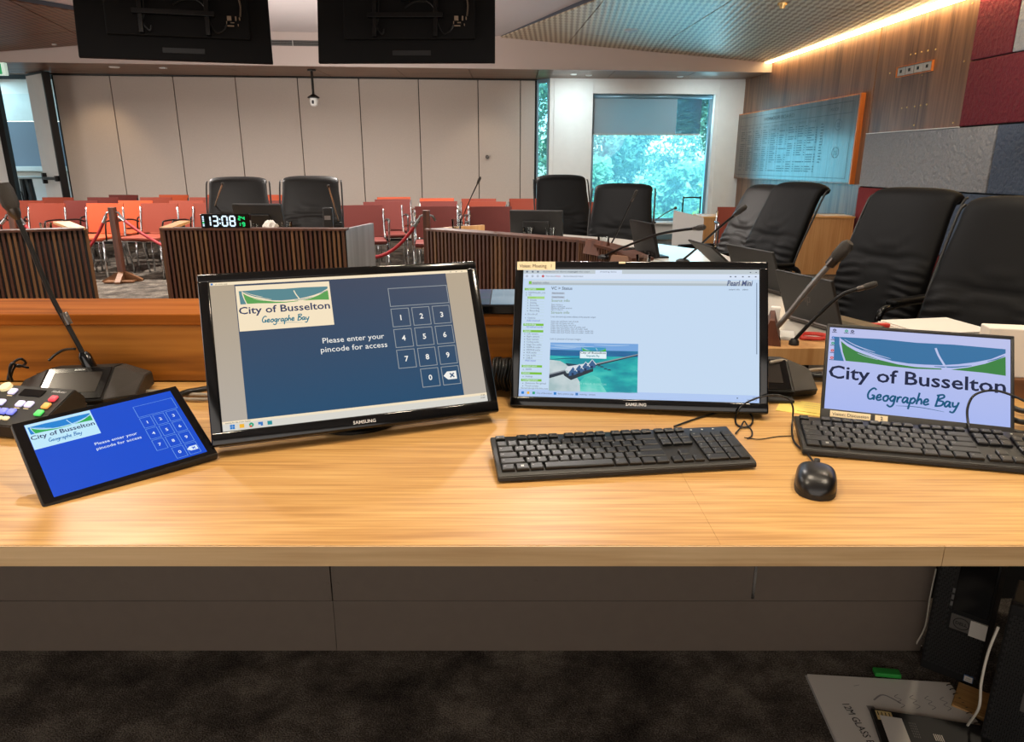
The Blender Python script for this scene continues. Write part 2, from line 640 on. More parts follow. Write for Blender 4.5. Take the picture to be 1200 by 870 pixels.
def carpet(name, a, b_, c_, sc):
    m, n, l, b = new_mat(name)
    tc = n.new('ShaderNodeTexCoord')
    t = n.new('ShaderNodeTexNoise')
    t.inputs['Scale'].default_value = sc
    t.inputs['Detail'].default_value = 8
    t.inputs['Roughness'].default_value = 0.7
    l.new(tc.outputs['Object'], t.inputs[0])
    t2 = n.new('ShaderNodeTexNoise')
    t2.inputs['Scale'].default_value = 260
    t2.inputs['Detail'].default_value = 2
    l.new(tc.outputs['Object'], t2.inputs[0])
    mx = n.new('ShaderNodeMix')
    mx.inputs['Factor'].default_value = 0.4
    l.new(t.outputs[0], mx.inputs['A'])
    l.new(t2.outputs[0], mx.inputs['B'])
    r = n.new('ShaderNodeValToRGB')
    e = r.color_ramp.elements
    e[0].position = 0.38
    e[0].color = (*lin(a), 1)
    e[1].position = 0.62
    e[1].color = (*lin(c_), 1)
    k = e.new(0.5)
    k.color = (*lin(b_), 1)
    l.new(mx.outputs['Result'], r.inputs[0])
    l.new(r.outputs[0], b.inputs['Base Color'])
    b.inputs['Roughness'].default_value = 0.95
    b.inputs['Specular IOR Level'].default_value = 0.1
    bp = n.new('ShaderNodeBump')
    bp.inputs['Strength'].default_value = 0.9
    bp.inputs['Distance'].default_value = 0.006
    l.new(t2.outputs[0], bp.inputs['Height'])
    l.new(bp.outputs[0], b.inputs['Normal'])
    return m


M['carpet'] = carpet('grey_brown_carpet', (40, 36, 33), (84, 77, 70), (136, 127, 115), 5.0)


def glass_mat(name, tint, haze=0.0, rough=0.0):
    m, n, l, b = new_mat(name)
    n.remove(b)
    tr = n.new('ShaderNodeBsdfTransparent')
    tr.inputs[0].default_value = (*tint, 1)
    gl = n.new('ShaderNodeBsdfGlossy')
    gl.inputs['Roughness'].default_value = rough
    fr = n.new('ShaderNodeFresnel')
    fr.inputs[0].default_value = 1.45
    mx = n.new('ShaderNodeMixShader')
    l.new(fr.outputs[0], mx.inputs[0])
    if haze:      # added translucent share stands in for the window's glare
        tl = n.new('ShaderNodeBsdfTranslucent')
        tl.inputs[0].default_value = (*tint, 1)
        mh = n.new('ShaderNodeMixShader')
        mh.inputs[0].default_value = haze
        l.new(tr.outputs[0], mh.inputs[1])
        l.new(tl.outputs[0], mh.inputs[2])
        l.new(mh.outputs[0], mx.inputs[1])
    else:
        l.new(tr.outputs[0], mx.inputs[1])
    l.new(gl.outputs[0], mx.inputs[2])
    l.new(mx.outputs[0], n['Material Output'].inputs[0])
    return m


M['pane'] = glass_mat('tinted_window_glass', (0.58, 0.87, 0.96), 0.075)
M['tumbler'] = glass_mat('drinking_glass', (0.93, 0.95, 0.95))


def blind_mat(name, rgb, see):
    m, n, l, b = new_mat(name)
    b.inputs['Base Color'].default_value = (*lin(rgb), 1)
    b.inputs['Roughness'].default_value = 0.9
    tr = n.new('ShaderNodeBsdfTransparent')
    tl = n.new('ShaderNodeBsdfTranslucent')
    tl.inputs[0].default_value = (*lin(rgb), 1)
    m1 = n.new('ShaderNodeMixShader')
    m1.inputs[0].default_value = 0.5
    m2 = n.new('ShaderNodeMixShader')
    m2.inputs[0].default_value = see
    l.new(b.outputs[0], m1.inputs[1])
    l.new(tl.outputs[0], m1.inputs[2])
    l.new(m1.outputs[0], m2.inputs[1])
    l.new(tr.outputs[0], m2.inputs[2])
    l.new(m2.outputs[0], n['Material Output'].inputs[0])
    return m


M['blind'] = blind_mat('blind_fabric', (168, 160, 158), 0.14)
M['blind_dark'] = blind_mat('dark_blind_fabric', (70, 78, 88), 0.35)


def leaf_mat(name, a, b_):
    m, n, l, b = new_mat(name)
    oi = n.new('ShaderNodeTexCoord')
    t = n.new('ShaderNodeTexNoise')
    t.inputs['Scale'].default_value = 1.6
    l.new(oi.outputs['Object'], t.inputs[0])
    r = n.new('ShaderNodeValToRGB')
    r.color_ramp.elements[0].position = 0.35
    r.color_ramp.elements[1].position = 0.65
    r.color_ramp.elements[0].color = (*lin(a), 1)
    r.color_ramp.elements[1].color = (*lin(b_), 1)
    l.new(t.outputs[0], r.inputs[0])
    l.new(r.outputs[0], b.inputs['Base Color'])
    b.inputs['Roughness'].default_value = 0.6
    tl = n.new('ShaderNodeBsdfTranslucent')
    l.new(r.outputs[0], tl.inputs[0])
    mx = n.new('ShaderNodeMixShader')
    mx.inputs[0].default_value = 0.35
    l.new(b.outputs[0], mx.inputs[1])
    l.new(tl.outputs[0], mx.inputs[2])
    l.new(mx.outputs[0], n['Material Output'].inputs[0])
    return m


M['leaf'] = leaf_mat('green_leaves', (84, 126, 112), (150, 182, 140))
M['leaf2'] = leaf_mat('yellow_leaves', (150, 170, 50), (210, 200, 60))
M['leaf3'] = leaf_mat('pale_grass_leaves', (120, 165, 130), (170, 205, 160))


def raft_mat(name, base, lite, stripe_scale, ang):
    m, n, l, b = new_mat(name)
    tc = n.new('ShaderNodeTexCoord')
    mp = n.new('ShaderNodeMapping')
    mp.inputs['Rotation'].default_value = (0, 0, ang)
    l.new(tc.outputs['Object'], mp.inputs[0])
    wv = n.new('ShaderNodeTexWave')
    wv.wave_type = 'BANDS'
    wv.bands_direction = 'X'
    wv.inputs['Scale'].default_value = stripe_scale
    l.new(mp.outputs[0], wv.inputs[0])
    wv2 = n.new('ShaderNodeTexWave')
    wv2.bands_direction = 'Y'
    wv2.inputs['Scale'].default_value = stripe_scale * 0.45
    wv2.inputs['Distortion'].default_value = 0.4
    wv2.inputs['Detail'].default_value = 1
    l.new(mp.outputs[0], wv2.inputs[0])
    mul = n.new('ShaderNodeMath')
    mul.operation = 'MULTIPLY_ADD'
    mul.inputs[1].default_value = 0.6
    l.new(wv2.outputs['Fac'], mul.inputs[0])
    l.new(wv.outputs['Fac'], mul.inputs[2])
    r = n.new('ShaderNodeValToRGB')
    r.color_ramp.elements[0].position = 0.55
    r.color_ramp.elements[1].position = 1.1
    r.color_ramp.elements[0].color = (*lin(base), 1)
    r.color_ramp.elements[1].color = (*lin(lite), 1)
    l.new(mul.outputs[0], r.inputs[0])
    l.new(r.outputs[0], b.inputs['Base Color'])
    b.inputs['Roughness'].default_value = 0.4
    bp = n.new('ShaderNodeBump')
    bp.inputs['Strength'].default_value = 0.2
    bp.inputs['Distance'].default_value = 0.01
    l.new(wv.outputs['Fac'], bp.inputs['Height'])
    l.new(bp.outputs[0], b.inputs['Normal'])
    return m


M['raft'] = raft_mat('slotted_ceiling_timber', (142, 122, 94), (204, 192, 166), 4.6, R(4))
M['raft_l'] = raft_mat('slotted_ceiling_timber_shaded', (84, 56, 38), (112, 76, 52), 4.6, R(4))  # same timber, coloured darker because daylight does not reach the left raft
M['raft_edge'] = mat('raft_edge', (70, 78, 90), 0.6)

# ================================================================== STRUCTURE
WB = lambda x: 12.1 + 0.1 * x            # back wall line
BK = lambda x: 10.82 + 0.108 * x         # bulkhead line
WR = lambda y: 4.56 - 0.0661 * y         # right wall line
DW = Vector((-.0661, 1, 0)).normalized()

obj('floor', bx(-13, 6, -2.5, 12.7, -0.06, 0), M['carpet'], kind='structure')
obj('ceiling', bx(-13, 6, -2.5, 12.45, 2.95, 3.05), M['ceil'], kind='structure')
# wall behind the camera and left wall close the room
obj('wall_front', bx(-9, 5.2, -2.6, -2.5, 0, 2.95), M['white_wall'], kind='structure')
obj('wall_left', bx(-9.1, -9.0, -2.5, 11.2, 0, 2.95), M['white_wall'], kind='structure')

# --- back wall of folding panels
bm = B()
prism(bm, [(-6.93, WB(-6.93) + .03), (.40, WB(.40) + .03), (.40, WB(.40) + .16), (-6.93, WB(-6.93) + .16)], 0, 2.95)
wall_back = obj('wall_back', bm, M['black_back'], kind='structure')
xs = [-6.90, -6.089, -5.175, -4.259, -3.329, -2.397, -1.476, -.541, .136, .375]
for a, b_ in zip(xs[:-1], xs[1:]):
    p = Vector((a + .006, WB(a + .006), 0))
    d = (Vector((b_, WB(b_), 0)) - Vector((a, WB(a), 0))).normalized()
    bm = B()
    L = (b_ - a) / d.x - .012
    box(bm, (L / 2, .015, 1.275), (L, .03, 2.47), .004, frame_m(p, d), seg=1)
    obj('wall_panel', bm, M['panel'], wall_back)
bm = B()
prism(bm, [(-6.93, WB(-6.93) - .05), (.40, WB(.40) - .05), (.40, WB(.40) + .03), (-6.93, WB(-6.93) + .03)], 2.515, 2.535)
obj('trim_1', bm, M['black_metal'], kind='structure')
bm = B()
prism(bm, [(-6.9, WB(-6.9) - .006), (.375, WB(.375) - .006), (.375, WB(.375) + .02), (-6.9, WB(-6.9) + .02)], 0, .035)
obj('baseboard_back', bm, M['black_metal'], kind='structure')
# small round pull set in the narrow panel
p = atY(571, 184, 12.03)
bm = B()
lathe(bm, [(.001, 0), (.03, 0), (.03, .02), (.02, .026), (.001, .026)], 16, (0, 0, 0), 0, Matrix.Translation(p) @ Matrix.Rotation(PI / 2, 4, 'X'))
obj('panel_lock', bm, M['gun'], wall_back)

# --- far wall with the window
fa, fb = Vector((.60, 11.97, 0)), Vector((3.77, 12.2, 0))
fd = (fb - fa).normalized()
FM = frame_m(fa, fd)
wx0 = (atY(693, 180, 12.03).x - .60) / fd.x
wx1 = (atY(833.5, 180, 12.15).x - .60) / fd.x
FL = (fb - fa).length
WZ0, WZ1 = .30, 2.31
bm = B()
for (a, b_, z0, z1) in [(0, wx0, 0, 2.95), (wx1, FL, 0, 2.95), (wx0, wx1, 0, WZ0), (wx0, wx1, WZ1, 2.95)]:
    box(bm, ((a + b_) / 2, .11, (z0 + z1) / 2), (b_ - a, .22, z1 - z0), 0, FM)
wall_far = obj('wall_far', bm, M['white_wall'], kind='structure')
# raised lining panels of that wall
pj = (atY(694.5, 100, 12.03).x - .60) / fd.x
for (a, b_, z0, z1) in [(.06, wx0 - .0, .06, 2.5), (wx1 + .06, FL - .01, .06, 2.5)]:
    bm = B()
    box(bm, ((a + b_) / 2, -.006, (z0 + z1) / 2), (b_ - a - .01, .012, z1 - z0), .002, FM, seg=1)
    obj('lining_panel', bm, M['white_wall'], wall_far)
bm = B()
box(bm, (wx0 + (wx1 - wx0) / 2, -.03, WZ0 - .02), (wx1 - wx0 + .1, .12, .035), .004, FM)
obj('trim_2', bm, M['white_wall'], kind='structure')
bm = B()
box(bm, (FL / 2, -.012, .05), (FL, .014, .09), .003, FM)
obj('baseboard_far', bm, M['alu'], kind='structure')
# window: frame, pane, mullion, blinds
bm = B()
fw = .05
for (a, b_, z0, z1) in [(wx0, wx0 + fw, WZ0, WZ1), (wx1 - fw, wx1, WZ0, WZ1), (wx0, wx1, WZ0, WZ0 + fw), (wx0, wx1, WZ1 - fw, WZ1)]:
    box(bm, ((a + b_) / 2, .13, (z0 + z1) / 2), (b_ - a, .07, z1 - z0), .004, FM)
window_1 = obj('window_1', bm, M['alu'], kind='structure')
bm = B()
box(bm, ((wx0 + wx1) / 2, .14, (WZ0 + WZ1) / 2), (wx1 - wx0 - .08, .008, WZ1 - WZ0 - .08), 0, FM)
obj('window_pane', bm, M['pane'], window_1)
bz = atY(760, 157.5, 12.1).z
bxm = (atY(796, 130, 12.08).x - .60) / fd.x
bxr = (atY(825, 130, 12.1).x - .60) / fd.x
blind = thing('roller_blind', 'grey blue roller blind half drawn over the top of the far window', 'blind', FM @ Vector(((wx0 + wx1) / 2, .09, WZ1 - .06)))
inv = blind.matrix_world.inverted() if False else Matrix.Translation(-blind.location)
bm = B()
box(bm, ((wx0 + bxm) / 2 + .01, .085, (bz + WZ1) / 2 - .03), (bxm - wx0 - .03, .003, WZ1 - bz - .06), 0, inv @ FM)
obj('blind_fabric', bm, M['blind'], blind)
bm = B()
box(bm, ((bxm + bxr) / 2, .095, (bz + WZ1) / 2 - .03), (bxr - bxm, .003, WZ1 - bz - .06), 0, inv @ FM)
obj('blind_fabric', bm, M['blind_dark'], blind)
bm = B()
tube(bm, [inv @ FM @ Vector((wx0 + .02, .085, WZ1 - .04)), inv @ FM @ Vector((wx1 - .02, .085, WZ1 - .04))], .028, 12)
obj('blind_roller', bm, M['alu'], blind, smooth=True)
bm = B()
box(bm, ((wx0 + bxr) / 2 + .01, .085, bz), (bxr - wx0 - .03, .018, .022), .003, inv @ FM)
obj('blind_rail', bm, M['grey_board'], blind)
# glass slot between the two walls
bm = B()
q0 = Vector((.40, WB(.40) + .03, 0))
q1 = Vector((.60, 12.0, 0))
for z0, z1 in [(0, .05), (2.47, 2.53)]:
    slab(bm, [q0 + Vector((0, 0, z0)), q1 + Vector((0, 0, z0)), q1 + Vector((0, 0, z1)), q0 + Vector((0, 0, z1))], (-.6, -1, 0), .05)
for q in (q0 + Vector((.018, -.01, 0)), q1 + Vector((-.018, .01, 0))):
    box(bm, (q.x, q.y + .03, 1.265), (.03, .06, 2.53), .003)
window_2 = obj('window_2', bm, M['alu'], kind='structure')
bm = B()
slab(bm, [q0 + Vector((0, .02, .05)), q1 + Vector((0, .02, .05)), q1 + Vector((0, .02, 2.47)), q0 + Vector((0, .02, 2.47))], (-.6, -1, 0), .008)
obj('window_pane', bm, M['pane'], window_2)
bm = B()
prism(bm, [(.36, WB(.4) + .05), (.62, 12.0), (.62, 12.3), (.36, 12.3)], 2.53, 2.95)
obj('trim_3', bm, M['bulk'], kind='structure')

# --- right wall: backing, veneer boards, felt panels
bm = B()
prism(bm, [(WR(-2.6) + .03, -2.6), (WR(12.5) + .03, 12.5), (WR(12.5) + .2, 12.5), (WR(-2.6) + .2, -2.6)], 0, 2.95)
wall_right = obj('wall_right', bm, M['black_back'], kind='structure')


def wr_panel(name, y0, y1, z0, z1, th, m, gap=.006, bev=.004):
    """panel on the right wall from y0 to y1"""
    p = Vector((WR(y0), y0, 0))
    FMx = frame_m(p, DW)          # x along wall (away), y -> into room (left)
    L = (y1 - y0) * math.sqrt(1 + .0661 ** 2)
    bm = B()
    box(bm, (L / 2, th / 2 - .03, (z0 + z1) / 2), (L - gap, th + .0, (z1 - z0) - gap), bev, FMx)
    return obj(name, bm, m, wall_right)


wr_panel('veneer_board', 8.385, 12.25, .0, 2.72, .03, M['veneer'])
wr_panel('veneer_board', 6.845, 8.375, 1.56, 2.72, .03, M['veneer'])
for (y0, y1, z0, z1, m) in [
    (6.345, 6.84, 2.118, 2.72, 'burg'), (5.1, 6.84, 1.562, 2.115, 'burg'), (4.6, 6.335, 2.118, 2.72, 'lgrey'), (3.5, 5.095, 1.562, 2.115, 'slate'),
    (6.345, 8.4, .985, 1.557, 'lgrey'), (4.3, 6.335, .985, 1.557, 'slate'),
    (7.395, 8.4, .392, .98, 'redfelt'), (5.0, 7.385, .392, .98, 'slate'), (2.6, 4.99, .392, .98, 'lgrey'),
    (6.2, 8.4, 0.0, .387, 'redfelt'), (3.5, 6.19, 0, .387, 'burg'), (2.4, 4.29, .985, 1.557, 'lgrey'), (2.0, 4.59, 2.118, 2.72, 'burg')]:
    wr_panel('felt_panel', y0, y1, z0, z1, .045, M[m], .008, .007)
# white metal bead along the veneer's lower edge and between grey felt panels
bm = B()
FMx = frame_m(Vector((WR(6.845), 6.845, 0)), DW)
box(bm, (.765, .012, 1.56), (1.53, .03, .008), 0, FMx)
obj('metal_bead', bm, M['white_pl'], wall_right)
# cove light: a lit channel between ceiling raft and wall
FMx = frame_m(Vector((WR(3.0), 3.0, 0)), DW)
bm = B()
box(bm, (4.62, .07, 2.685), (9.24, .09, .07), 0, FMx)
M['cove'] = mat('warm_light_strip', (255, 236, 200), 0.5, emit=(255, 214, 150), es=14)
strip = obj('cove_light', bm, M['cove'])
tag(strip, 'long glowing warm light strip where the right wall meets the ceiling', 'light')

# --- soffit in front of the back wall, made of timber boards
bm = B()
prism(bm, [(-9.0, BK(-9.0) + .02), (4.0, BK(4.0) + .02), (4.0, 12.4), (-9.0, 12.4)], 2.56, 2.62)
soff = obj('ceiling.001', bm, M['black_back'], kind='structure')
sx = [-8.9, -7.6, -6.4, -5.2, -4.0, -2.8, -1.65, -.62, .38, 1.5, 2.7, 3.78]
for a, b_ in zip(sx[:-1], sx[1:]):
    bm = B()
    a2, b2 = a + .004, b_ - .004
    f = 0.0 if a < .3 else .07
    ya = lambda x: (WB(x) if x < .39 else 12.1)
    prism(bm, [(a2, BK(a2) + .02), (b2, BK(b2) + .02), (b2, ya(b2)), (a2, ya(a2))], 2.53 + .0, 2.56)
    obj('soffit_board', bm, M['soffit'], soff)
bm = B()
prism(bm, [(-9.0, BK(-9.0) - .03), (4.0, BK(4.0) - .03), (4.0, BK(4.0) + .03), (-9.0, BK(-9.0) + .03)], 2.525, 2.95)
obj('trim_4', bm, M['bulk'], kind='structure')
# linear grille on the bulkhead
p = atY(319, 51, BK(-2.6) - .035)
q = atY(374, 51.5, BK(-2.6) - .035)
gr = thing('air_grille', 'thin grey slot air grille on the bulkhead between the two screens', 'vent', (p.x, BK(p.x) - .033, p.z - .035))
gd = (Vector((q.x, BK(q.x), 0)) - Vector((p.x, BK(p.x), 0))).normalized()
GM = frame_m((0, 0, 0), gd)
GL = q.x - p.x
bm = B()
box(bm, (GL / 2, .004, .035), (GL, .006, .07), 0, GM)
obj('back_plate', bm, M['black_back'], gr)
for k in range(4):
    bm = B()
    box(bm, (GL / 2, -.004, .008 + k * .018), (GL, .012, .007), 0, GM)
    obj('fin', bm, M['greyink'], gr)
bm = B()
box(bm, (GL * .46, -.008, .035), (.01, .016, .07), 0, GM)
obj('divider', bm, M['grey_board'], gr)
# long white slot light on the soffit edge at left, discs and lamps
for (px, py, r, m, lab) in [(134, 78.5, .07, 'white_pl', 'white disc fitting in the timber soffit above the first wall panel'),
                            (672, 87, .05, 'white_pl', 'small white downlight in the soffit left of the far window'),
                            (690, 88, .05, 'white_pl', 'small white downlight in the soffit nearest the far window'),
                            (797, 89.5, .05, 'white_pl', 'small white downlight in the soffit at the right corner')]:
    p = atZ(px, py, 2.53)
    bm = B()
    lathe(bm, [(.001, -.012), (r * .8, -.012), (r, -.004), (r, .0), (.001, 0)], 18)
    tag(obj('ceiling_fitting', bm, M[m], loc=p, smooth='auto'), lab, 'light')
p = atZ(191, 79.5, 2.53)
t = thing('downlight', 'lit round downlight in the soffit above the second wall panel', 'light', p)
bm = B()
lathe(bm, [(.03, -.006), (.055, -.008), (.055, 0), (.03, 0)], 18)
obj('rim', bm, M['white_pl'], t)
bm = B()
lathe(bm, [(.001, -.004), (.03, -.004), (.03, -.001), (.001, -.001)], 18)
obj('lamp', bm, mat('lit_lamp', (255, 240, 210), .5, emit=(255, 230, 190), es=4), t)
light('wall_washer', 'SPOT', (p.x - 1.15, 10.8, 2.48), 22, (1.0, 0.70, 0.40), .1, (p.x - 1.5, 11.55, .7), cone=R(84))
light('wall_washer', 'SPOT', (p.x + 4.5, 11.3, 2.48), 12, (1.0, 0.8, 0.6), .04, (p.x + 4.5, 11.9, .8), cone=R(80))

# --- folded timber ceiling rafts


def clip(poly, n, d):
    """keep part of polygon where n.p <= d"""
    out = []
    for i in range(len(poly)):
        a, b_ = poly[i], poly[(i + 1) % len(poly)]
        da, db = n.dot(a) - d, n.dot(b_) - d
        if da <= 0:
            out.append(a)
        if (da < 0 < db) or (db < 0 < da):
            out.append(a + (b_ - a) * (da / (da - db)))
    return out


def raft(name, poly, m, cutdirs, label_th=.045):
    c = sum(poly, Vector()) / len(poly)
    nr = (poly[1] - poly[0]).cross(poly[2] - poly[0]).normalized()
    if nr.z > 0:
        nr = -nr
    bm = B()
    slab(bm, [p - nr * .012 for p in poly], nr, label_th)
    root = obj(name, bm, M['raft_edge'], kind='structure')
    pieces = [poly]
    for n, step, off in cutdirs:
        n = n.normalized()
        new = []
        for pc in pieces:
            vals = [n.dot(p) for p in pc]
            k0, k1 = math.floor((min(vals) - off) / step), math.ceil((max(vals) - off) / step)
            for k in range(k0, k1):
                q = clip(pc, n, off + (k + 1) * step - .006)
                if len(q) >= 3:
                    q = clip(q, -n, -(off + k * step + .006))
                if len(q) >= 3:
                    new.append(q)
        pieces = new
    for pc in pieces:
        bm = B()
        slab(bm, pc, nr, .014)
        obj('ceiling_panel', bm, m, root)
    return root


A_ = atY(587, 44, BK(-.15) - .04)
B_ = Vector((3.72, BK(3.72) - .04, 2.66))
C_ = Vector((WR(3.0) - .12, 3.0, 2.72))
nrm = (B_ - A_).cross(C_ - A_)
r_ = ray(700, 0)
D1 = EYE + r_ * (nrm.dot(A_ - EYE) / nrm.dot(r_))
D_ = A_ + (D1 - A_) * 2.3
B_.x = WR(B_.y) - .12
raft('ceiling.002', [A_, D_, C_, B_], M['raft'], [(Vector((DW.y, -DW.x, 0)), 1.2, .3), (DW.copy(), 2.4, .4)])
A2 = atY(250, 41, BK(-4.2) - .04)
L0 = atY(-60, 65, BK(-7.9) - .04)
nd = (atZ(36, 0, 2.93) - A2)
E1 = A2 + nd * 2.2
E1.z = A2.z
F1 = Vector((-8.9, E1.y, 2.70))
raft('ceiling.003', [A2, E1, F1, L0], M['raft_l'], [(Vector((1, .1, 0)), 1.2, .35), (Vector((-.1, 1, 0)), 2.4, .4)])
# fittings on the rafts


def raft_pt(px, py, poly):
    n = (poly[1] - poly[0]).cross(poly[2] - poly[0])
    r = ray(px, py)
    return EYE + r * (n.dot(poly[0] - EYE) / n.dot(r))


for (px, py, r, h, m, nm, lab, cat, pl_) in [
    (63, 49, .06, .04, 'white_pl', 'smoke_detector', 'white smoke detector on the shaded timber ceiling at left', 'detector', [A2, E1, F1]),
    (917, 4, .05, .05, 'brass', 'smoke_detector', 'brown smoke detector on the timber ceiling near the light strip', 'detector', [A_, D_, C_]),
    (790, 64, .05, .045, 'white_pl', 'smoke_detector', 'white smoke detector on the timber ceiling above the far window', 'detector', [A_, D_, C_]),
    (742, 36, .11, .008, 'ceil', 'ceiling_speaker', 'flat round white speaker in the timber ceiling above the far window', 'speaker', [A_, D_, C_])]:
    p = raft_pt(px, py, pl_)
    t = thing(nm, lab, cat, p)
    bm = B()
    lathe(bm, [(.001, -h * .45), (r * .9, -h * .45), (r, 0), (r, .03), (.001, .03)], 18)
    obj('base', bm, M[m], t, smooth='auto')
    bm = B()
    lathe(bm, [(.001, -h), (r * .45, -h), (r * .6, -h * .45), (.001, -h * .44)], 14)
    obj('cap', bm, M['brass' if m == 'brass' else 'grey_board'], t, smooth='auto')

# --- lobby at the left
lob = bx(-13, -6.9, 13.6, 13.75, 0, 1.19)
bx(-13, -6.9, 13.6, 13.75, 2.44, 2.95, bm=lob)
wall_lobby = obj('wall_lobby', lob, M['white_wall'], kind='structure')
obj('lobby_panel', bx(-13, -6.9, 13.6, 13.75, 1.19, 1.97), M['lobby_grey'], wall_lobby)
obj('marble_panel', bx(-13, -6.9, 13.59, 13.75, 1.985, 2.44), M['marble'], wall_lobby)
obj('lobby_counter', bx(-13, -6.9, 13.3, 13.6, 1.10, 1.19, .01), M['marble'], wall_lobby)
obj('ceiling.004', bx(-13, -6.7, 12.45, 13.75, 2.95, 3.05), M['ceil'], kind='structure')
obj('floor.001', bx(-13, -6.9, 12.7, 13.6, -.06, 0), M['carpet'], kind='structure')
obj('wall_lobby_right', bx(-6.9, -6.7, 12.2, 13.7, 0, 2.95), M['white_wall'], kind='structure')
# door leaf standing open beside the folding wall
h0 = Vector((-6.80, 11.02, 0))
h1 = Vector((-7.31, 11.42, 0))
DM = frame_m(h1, h0 - h1)
dl = (h0 - h1).length
bm = B()
box(bm, (dl / 2, .02, 1.255), (dl, .04, 2.49), .004, DM)
door_1 = obj('door_1', bm, M['white_wall'], kind='structure')
bm = B()
box(bm, (dl + .02, .03, 1.26), (.04, .10, 2.52), .004, DM)
obj('door_jamb', bm, M['black_metal'], door_1)
bm = B()
box(bm, (dl / 2, .02, 2.51), (dl, .05, .03), .002, DM)
obj('door_head', bm, M['black_metal'], door_1)
bm = B()
z = 1.02
box(bm, (dl * .55, -.05, z), (dl * .8, .03, .045), .006, DM)
box(bm, (dl * .18, -.03, z), (.05, .06, .16), .004, DM)
box(bm, (dl * .92, -.03, z), (.05, .06, .08), .004, DM)
obj('push_bar', bm, M['black_metal'], door_1)
# left post of the doorway and the wall beyond it
bm = B()
p0 = atY(4, 150, 11.4)
box(bm, (p0.x, 11.4, 1.26), (.09, .1, 2.52), .004)
obj('trim_5', bm, M['black_metal'], kind='structure')
obj('wall_left.001', bx(-9.1, p0.x - .045, 11.38, 11.5, 0, 2.95), M['white_wall'], kind='structure')
bm = bx(-9.1, -6.9, 11.42, 11.5, 2.53, 2.95)
obj('trim_6', bm, M['bulk'], kind='structure')
# exit sign at the left edge
p = atY(-3, 81, 10.2)
t = thing('exit_sign', 'green and white exit sign at the left edge of the picture', 'sign', p)
obj('sign_box', bx(-.2, .12, -.03, .03, -.08, .08, .006), mat('exit_white', (220, 235, 225), .4, emit=(200, 230, 215), es=.6), t)
obj('sign_face', bx(-.19, .075, -.034, -.03, -.065, .065), mat('exit_green', (20, 140, 80), .4, emit=(20, 150, 90), es=.7), t)
obj('hanger', bx(-.01, .01, -.01, .01, .08, 2.525 - p.z), M['white_pl'], t)
# bar table and stool in the lobby
tp = atY(29, 208, 12.6)
t = thing('bar_table', 'tall white bar table with black legs in the bright lobby', 'table', (tp.x, 12.6, 0))
bm = B()
lathe(bm, [(.001, tp.z - .02), (.34, tp.z - .02), (.36, tp.z), (.36, tp.z + .015), (.001, tp.z + .015)], 28)
obj('tabletop', bm, M['white_pl'], t, smooth='auto')
for dx in (-.06, .08):
    bm = B()
    tube(bm, [(dx * .6, 0, tp.z - .02), (dx * 1.5, 0, .02)], [.06, .045], 10)
    obj('leg', bm, M['black'], t)
bm = B()
lathe(bm, [(.001, 0), (.26, 0), (.26, .02), (.001, .03)], 24)
obj('foot', bm, M['black'], t)
tp = atY(19, 226, 12.3)
t = thing('bar_stool', 'black wire stool beside the bar table in the lobby', 'stool', (tp.x, 12.3, 0))
bm = B()
tube(bm, catmull([(-.1, 0, .1), (-.1, 0, tp.z - .05), (-.05, 0, tp.z), (.05, 0, tp.z), (.1, 0, tp.z - .05), (.1, 0, .1)], 4), .012, 6)
obj('back_loop', bm, M['black_metal'], t)
obj('seat', bx(-.16, .16, .0, .34, tp.z - .3, tp.z - .26, .01), M['black'], t)
for dx in (-.14, .14):
    for dy in (.02, .32):
        bm = B()
        tube(bm, [(dx, dy, tp.z - .27), (dx * 1.2, dy, 0)], .012, 6)
        obj('leg', bm, M['black_metal'], t)

# --- outside: lawn and trees
obj('floor.002', bx(-12, 20, 13.76, 40, -.25, -.15), mat('lawn', (110, 150, 84), .9, var=.2, scale=4), kind='structure')


def tree(x, y, h, rad, n, m, label, trunk=.12, low=.08, group=None):
    t = thing('tree' if h > 2 else 'shrub', label, 'tree' if h > 2 else 'shrub', (x, y, -.15), group=group)
    bm = B()
    tube(bm, catmull([(0, 0, 0), (.1, 0, h * .4), (-.05, .1, h * .8)], 4), [trunk] * 5 + [trunk * .7] * 3 + [trunk * .3], 8)
    obj('trunk', bm, M['bark'], t)
    vs, fs = [], []
    rnd = random.Random(hash((round(x * 10), round(y * 10))) & 0xffff)
    cl = [(Vector((rnd.gauss(0, rad * .5), rnd.gauss(0, rad * .3), h * (low + (1 - low) * rnd.random()))), rad * rnd.uniform(.2, .42)) for _ in range(30)]
    for i in range(n):
        c, rr = rnd.choice(cl)
        d = Vector((rnd.gauss(0, 1), rnd.gauss(0, 1), rnd.gauss(0, 1))).normalized() * rr * rnd.random() ** .4
        p = c + d
        if p.z < .05:
            continue
        a = Vector((rnd.gauss(0, 1), rnd.gauss(0, 1), rnd.gauss(0, 1))).normalized()
        b2 = a.orthogonal().normalized()
        s = rnd.uniform(.06, .13)
        k = len(vs)
        vs += [p - a * s, p + b2 * s * .45, p + a * s, p - b2 * s * .45]
        fs.append((k, k + 1, k + 2, k + 3))
    me = bpy.data.meshes.new('foliage')
    me.from_pydata([tuple(v) for v in vs], [], fs)
    obj('foliage', me, M[m], t, kind='stuff')


